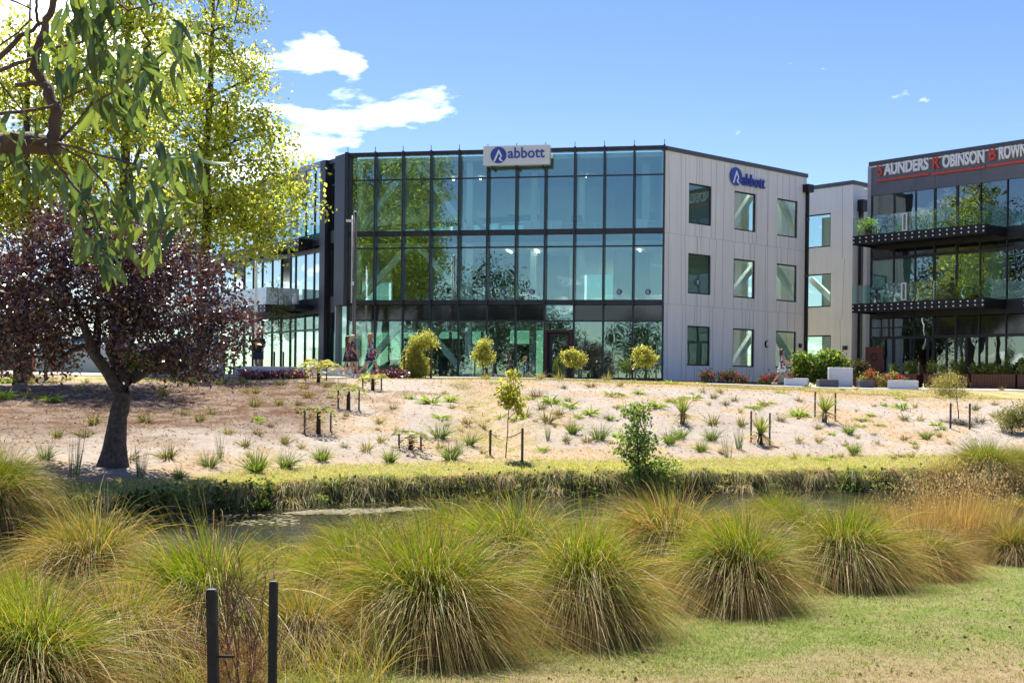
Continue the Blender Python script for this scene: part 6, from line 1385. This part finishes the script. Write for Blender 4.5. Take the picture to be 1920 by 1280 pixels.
def person(label, pos, h, face, stride=.25, skin='skin', arms=((.12, -.05), (-.12, .05)), elbow=(.15, .1), wear='dress', wm='dress_black_floral', hair='hair_blonde', hairlen=.25, lean=0., sit=False, wide=1.0, shoe='shoe_white', legm=None):
    """arms: forward swing of left and right wrist; the figure faces local +x"""
    o = empty('person', pos, label, 'person'); o.rotation_euler = (0, 0, face); k = h / 1.70; o.scale = (k, k * wide, k)
    P, E, R = [], [], []
    def v(x, y, z, r, par=None):
        P.append((x, y, z)); R.append(r); i = len(P) - 1
        if par is not None: E.append((par, i))
        return i
    hz = .55 if sit else .92
    pel = v(0, 0, hz, .125); wa = v(lean * .3, 0, hz + .18, .105, pel); ch = v(lean * .8, 0, hz + .40, .125, wa); nk = v(lean, 0, hz + .54, .055, ch); hd0 = v(lean + .02, 0, hz + .60, .062, nk)
    hd = v(lean + .03, 0, hz + .68, .092, hd0); v(lean + .015, 0, hz + .755, .06, hd); v(lean + .115, 0, hz + .665, .018, hd); v(lean + .06, 0, hz + .60, .035, hd0)
    for sgn, (sw, out_), el in zip((1, -1), arms, elbow):
        sh = v(lean * .8, .175 * sgn, hz + .47, .05, ch); e = v(lean * .8 + sw * .4 - .03, (.21 + out_ * .3) * sgn, hz + .20, .040, sh); w = v(lean * .8 + sw + el, (.22 + out_) * sgn, hz - .02 + el * .7 + abs(sw) * .15, .028, e)
        dx, dz = (.6, -.4) if el > .2 else (.25, -.9)
        pm = v(P[w][0] + dx * .07, P[w][1], P[w][2] + dz * .07, .024, w)
        for f in range(4): a_ = v(P[pm][0] + dx * .045, P[pm][1] + (f - 1.5) * .016, P[pm][2] + dz * .045, .009, pm); v(P[a_][0] + dx * .035 + .01, P[a_][1], P[a_][2] + dz * (.035 - .005 * abs(f - 1)), .007, a_)
        v(P[w][0] + dx * .05 + .03, P[w][1] - .01 * sgn, P[w][2] + dz * .05, .010, w)
    for sgn, st in zip((1, -1), (stride, -stride)):
        hp = v(0, .085 * sgn, hz - .06, .085, pel)
        if sit: kn_ = v(.40, .10 * sgn, hz - .04, .065, hp); an = v(.42, .10 * sgn, .09, .042, kn_)
        else: kn_ = v(st * .55 + .04, .085 * sgn, .49, .06, hp); an = v(st * 1.05 - (.10 if st < 0 else 0), .08 * sgn, .09 + (.06 if st < 0 else 0), .04, kn_)
        v(P[an][0] + .15, P[an][1], P[an][2] - .045, .034, an)
    me = bpy.data.meshes.new('body'); me.from_pydata(P, E, []); me.update(); b = link('body', me, skin, o)
    sk = b.modifiers.new('skin', 'SKIN'); sk.use_smooth_shade = True
    for i, r in enumerate(R): me.skin_vertices[0].data[i].radius = (r, r)
    me.skin_vertices[0].data[0].use_root = True
    b.modifiers.new('smooth', 'SUBSURF').levels = 1; b.modifiers['smooth'].render_levels = 2
    if wear == 'dress':
        loft('dress', [ring((lean * .9, 0, hz + .50), .075, .15), ring((lean * .8, 0, hz + .42), .125, .185), ring((lean * .6, 0, hz + .28), .125, .165), ring((lean * .3, 0, hz + .14), .13, .165), ring((0, 0, hz), .165, .20), ring((0, 0, hz - .14), .20, .225), ring((.01, 0, hz - .30), .235, .25)], wm, o, (True, False))
    else:
        loft('shirt', [ring((lean * .9, 0, hz + .51), .07, .13), ring((lean * .8, 0, hz + .44), .125, .20), ring((lean * .6, 0, hz + .28), .135, .19), ring((lean * .3, 0, hz + .1), .14, .185), ring((0, 0, hz - .06), .15, .19)], wm, o, (True, False))
        loft('shorts', [ring((0, 0, hz + .0), .135, .175), ring((0, 0, hz - .12), .16, .185), ring((.01, 0, hz - .32), .17, .19)], 'cloth_navy', o)
    for sgn, (sw, out_) in zip((1, -1), arms):
        if wm != 'dress_blue_floral' and wm != 'dress_white_floral':
            c0, c1 = (lean * .8, .15 * sgn, hz + .49), (lean * .8 + sw * .25 - .02, .21 * sgn, hz + .29); V, Fs = tube([c0, c1], [.075, .068], 10); me = bpy.data.meshes.new('sleeve'); me.from_pydata([tuple(q) for q in V], [], Fs); me.update(); link('sleeve', me, wm, o)
    hx = lean + .01; hzz = hz + .69
    rings = [ring((hx - .02, 0, hzz + .105), .03, .03), ring((hx - .015, 0, hzz + .085), .08, .075), ring((hx - .02, 0, hzz + .04), .108, .10), ring((hx - .045, 0, hzz - .02), .095, .105)]
    if hairlen > .12: rings += [ring((hx - .06, 0, hzz - .10), .075, .11), ring((hx - .07, 0, hzz - hairlen), .06, .11), ring((hx - .07, 0, hzz - hairlen - .06), .03, .07)]
    else: rings += [ring((hx - .05, 0, hzz - .07), .06, .08)]
    loft('hair', rings, hair, o)
    for sgn, st in zip((1, -1), (stride, -stride)):
        ax_ = (.42 if sit else st * 1.05 - (.10 if st < 0 else 0)); az = 0 if (sit or st >= 0) else .06
        me = bpy.data.meshes.new('shoe'); me.from_pydata(boxv(ax_ - .07, ax_ + .20, .08 * sgn - .045, .08 * sgn + .045, az + .0, az + .075), [], BOXF); me.update(); s_ = link('shoe', me, shoe, o); bv = s_.modifiers.new('bevel', 'BEVEL'); bv.width = .025; bv.segments = 2
    return o
def spot(px, d, dz=.02): q = W(px, 700, d); q.z = Gz(q.x, q.y) + dz; return q
q = spot(652, 48.4); person('dark red haired woman half hidden behind the blonde woman on the path', q, 1.62, .05, .22, wm='dress_black_floral', hair='hair_red', hairlen=.22)
q = spot(661, 47.8); person('blonde woman in a short black floral dress walking past the lamp post', q, 1.66, .12, -.20, wm='dress_black_floral', hair='hair_blonde', hairlen=.20, arms=((.1, 0), (.05, .0)))
q = spot(694, 47.6); bw_ = person('woman with golden hair in a blue floral sleeveless dress striding along the path', q, 1.72, .1, .34, wm='dress_blue_floral', hair='hair_gold', hairlen=.14, arms=((-.1, 0), (.18, .0)))
hb = empty('handbag', q + Vector((.10, -.30, .86)), 'small dark red handbag at the hip of the woman in blue', 'handbag'); c = ORG[hb.name]
ob = part('bag', boxv(c.x - .11, c.x + .11, c.y - .04, c.y + .04, c.z - .08, c.z + .09), BOXF, 'red_leather', hb); bv = ob.modifiers.new('bevel', 'BEVEL'); bv.width = .03; bv.segments = 2
V, Fs = tube([c + Vector((-.08, 0, .08)), c + Vector((-.10, .08, .42)), c + Vector((-.06, .2, .64))], [.008] * 3, 5); part('strap', V, Fs, 'red_leather', hb); part('flap', boxv(c.x - .1, c.x + .1, c.y - .05, c.y - .041, c.z, c.z + .08), BOXF, 'red_leather', hb)
q = spot(1466, 55.8); person('brown haired woman in a white floral dress walking past the concrete wall', q, 1.66, -.1, .3, 'skin_tan', wm='dress_white_floral', hair='hair_dark', hairlen=.26, arms=((.12, 0), (.25, 0)), elbow=(.28, .1))
q = spot(484, 50.3); mn = person('grey bearded man in a black shirt with a yellow print behind the planter wall', q, 1.78, -math.pi / 2 - .15, .12, 'skin_tan', wear='shirt', wm='cloth_black', hair='hair_white', hairlen=.08, wide=1.15, shoe='cloth_black', arms=((.1, .02), (.05, .05)))
def mpart(name, V, Fs, m, o):
    me = bpy.data.meshes.new(name); me.from_pydata(V, [], Fs); me.update(); return link(name, me, m, o)
hz = .92
mpart('beard', *merge([(ring((.085, 0, hz + .56), .035, .05), [tuple(range(14))]), (ring((.08, 0, hz + .63), .05, .07), [tuple(range(14))[::-1]])]), 'hair_white', mn)
n = 9; V = [(.146 + .003, y * .1 - .02, hz + .28 + z * .11) for y, z in ((0, 1), (.5, .5), (1, .6), (.6, 0), (.9, -.8), (.2, -.5), (-.5, -1), (-.4, 0), (-.9, .4))]; mpart('shirt_print', V, [tuple(range(9))], 'yellow_print', mn)
V = [(.148, y * .06 + .09, hz + .34 + z * .07) for y, z in ((0, 1), (1, .2), (.5, -1), (-.6, -.4))]; mpart('shirt_print', V, [(0, 1, 2, 3)], 'red_print', mn)
b = Vector(sf.P(5.75, 4.08, 1.45)); st = empty('bar_stool', b, 'dark stool under the person on the lower balcony', 'stool'); V, Fs = tube([b + Vector((0, 0, .0)), b + Vector((0, 0, .40))], [.16, .05], 10); part('stand', V, Fs, 'black_steel', st); V, Fs = tube([b + Vector((0, 0, .40)), b + Vector((0, 0, .45))], [.19, .19], 14); part('seat', V, Fs, 'black_steel', st)
person('person in black sitting at a bar table on the lower balcony', b, 1.7, math.pi - .8, 0, 'skin', wear='shirt', wm='cloth_black', hair='hair_dark', hairlen=.08, sit=True, arms=((.2, 0), (.2, 0)), elbow=(.3, .3), shoe='cloth_black')
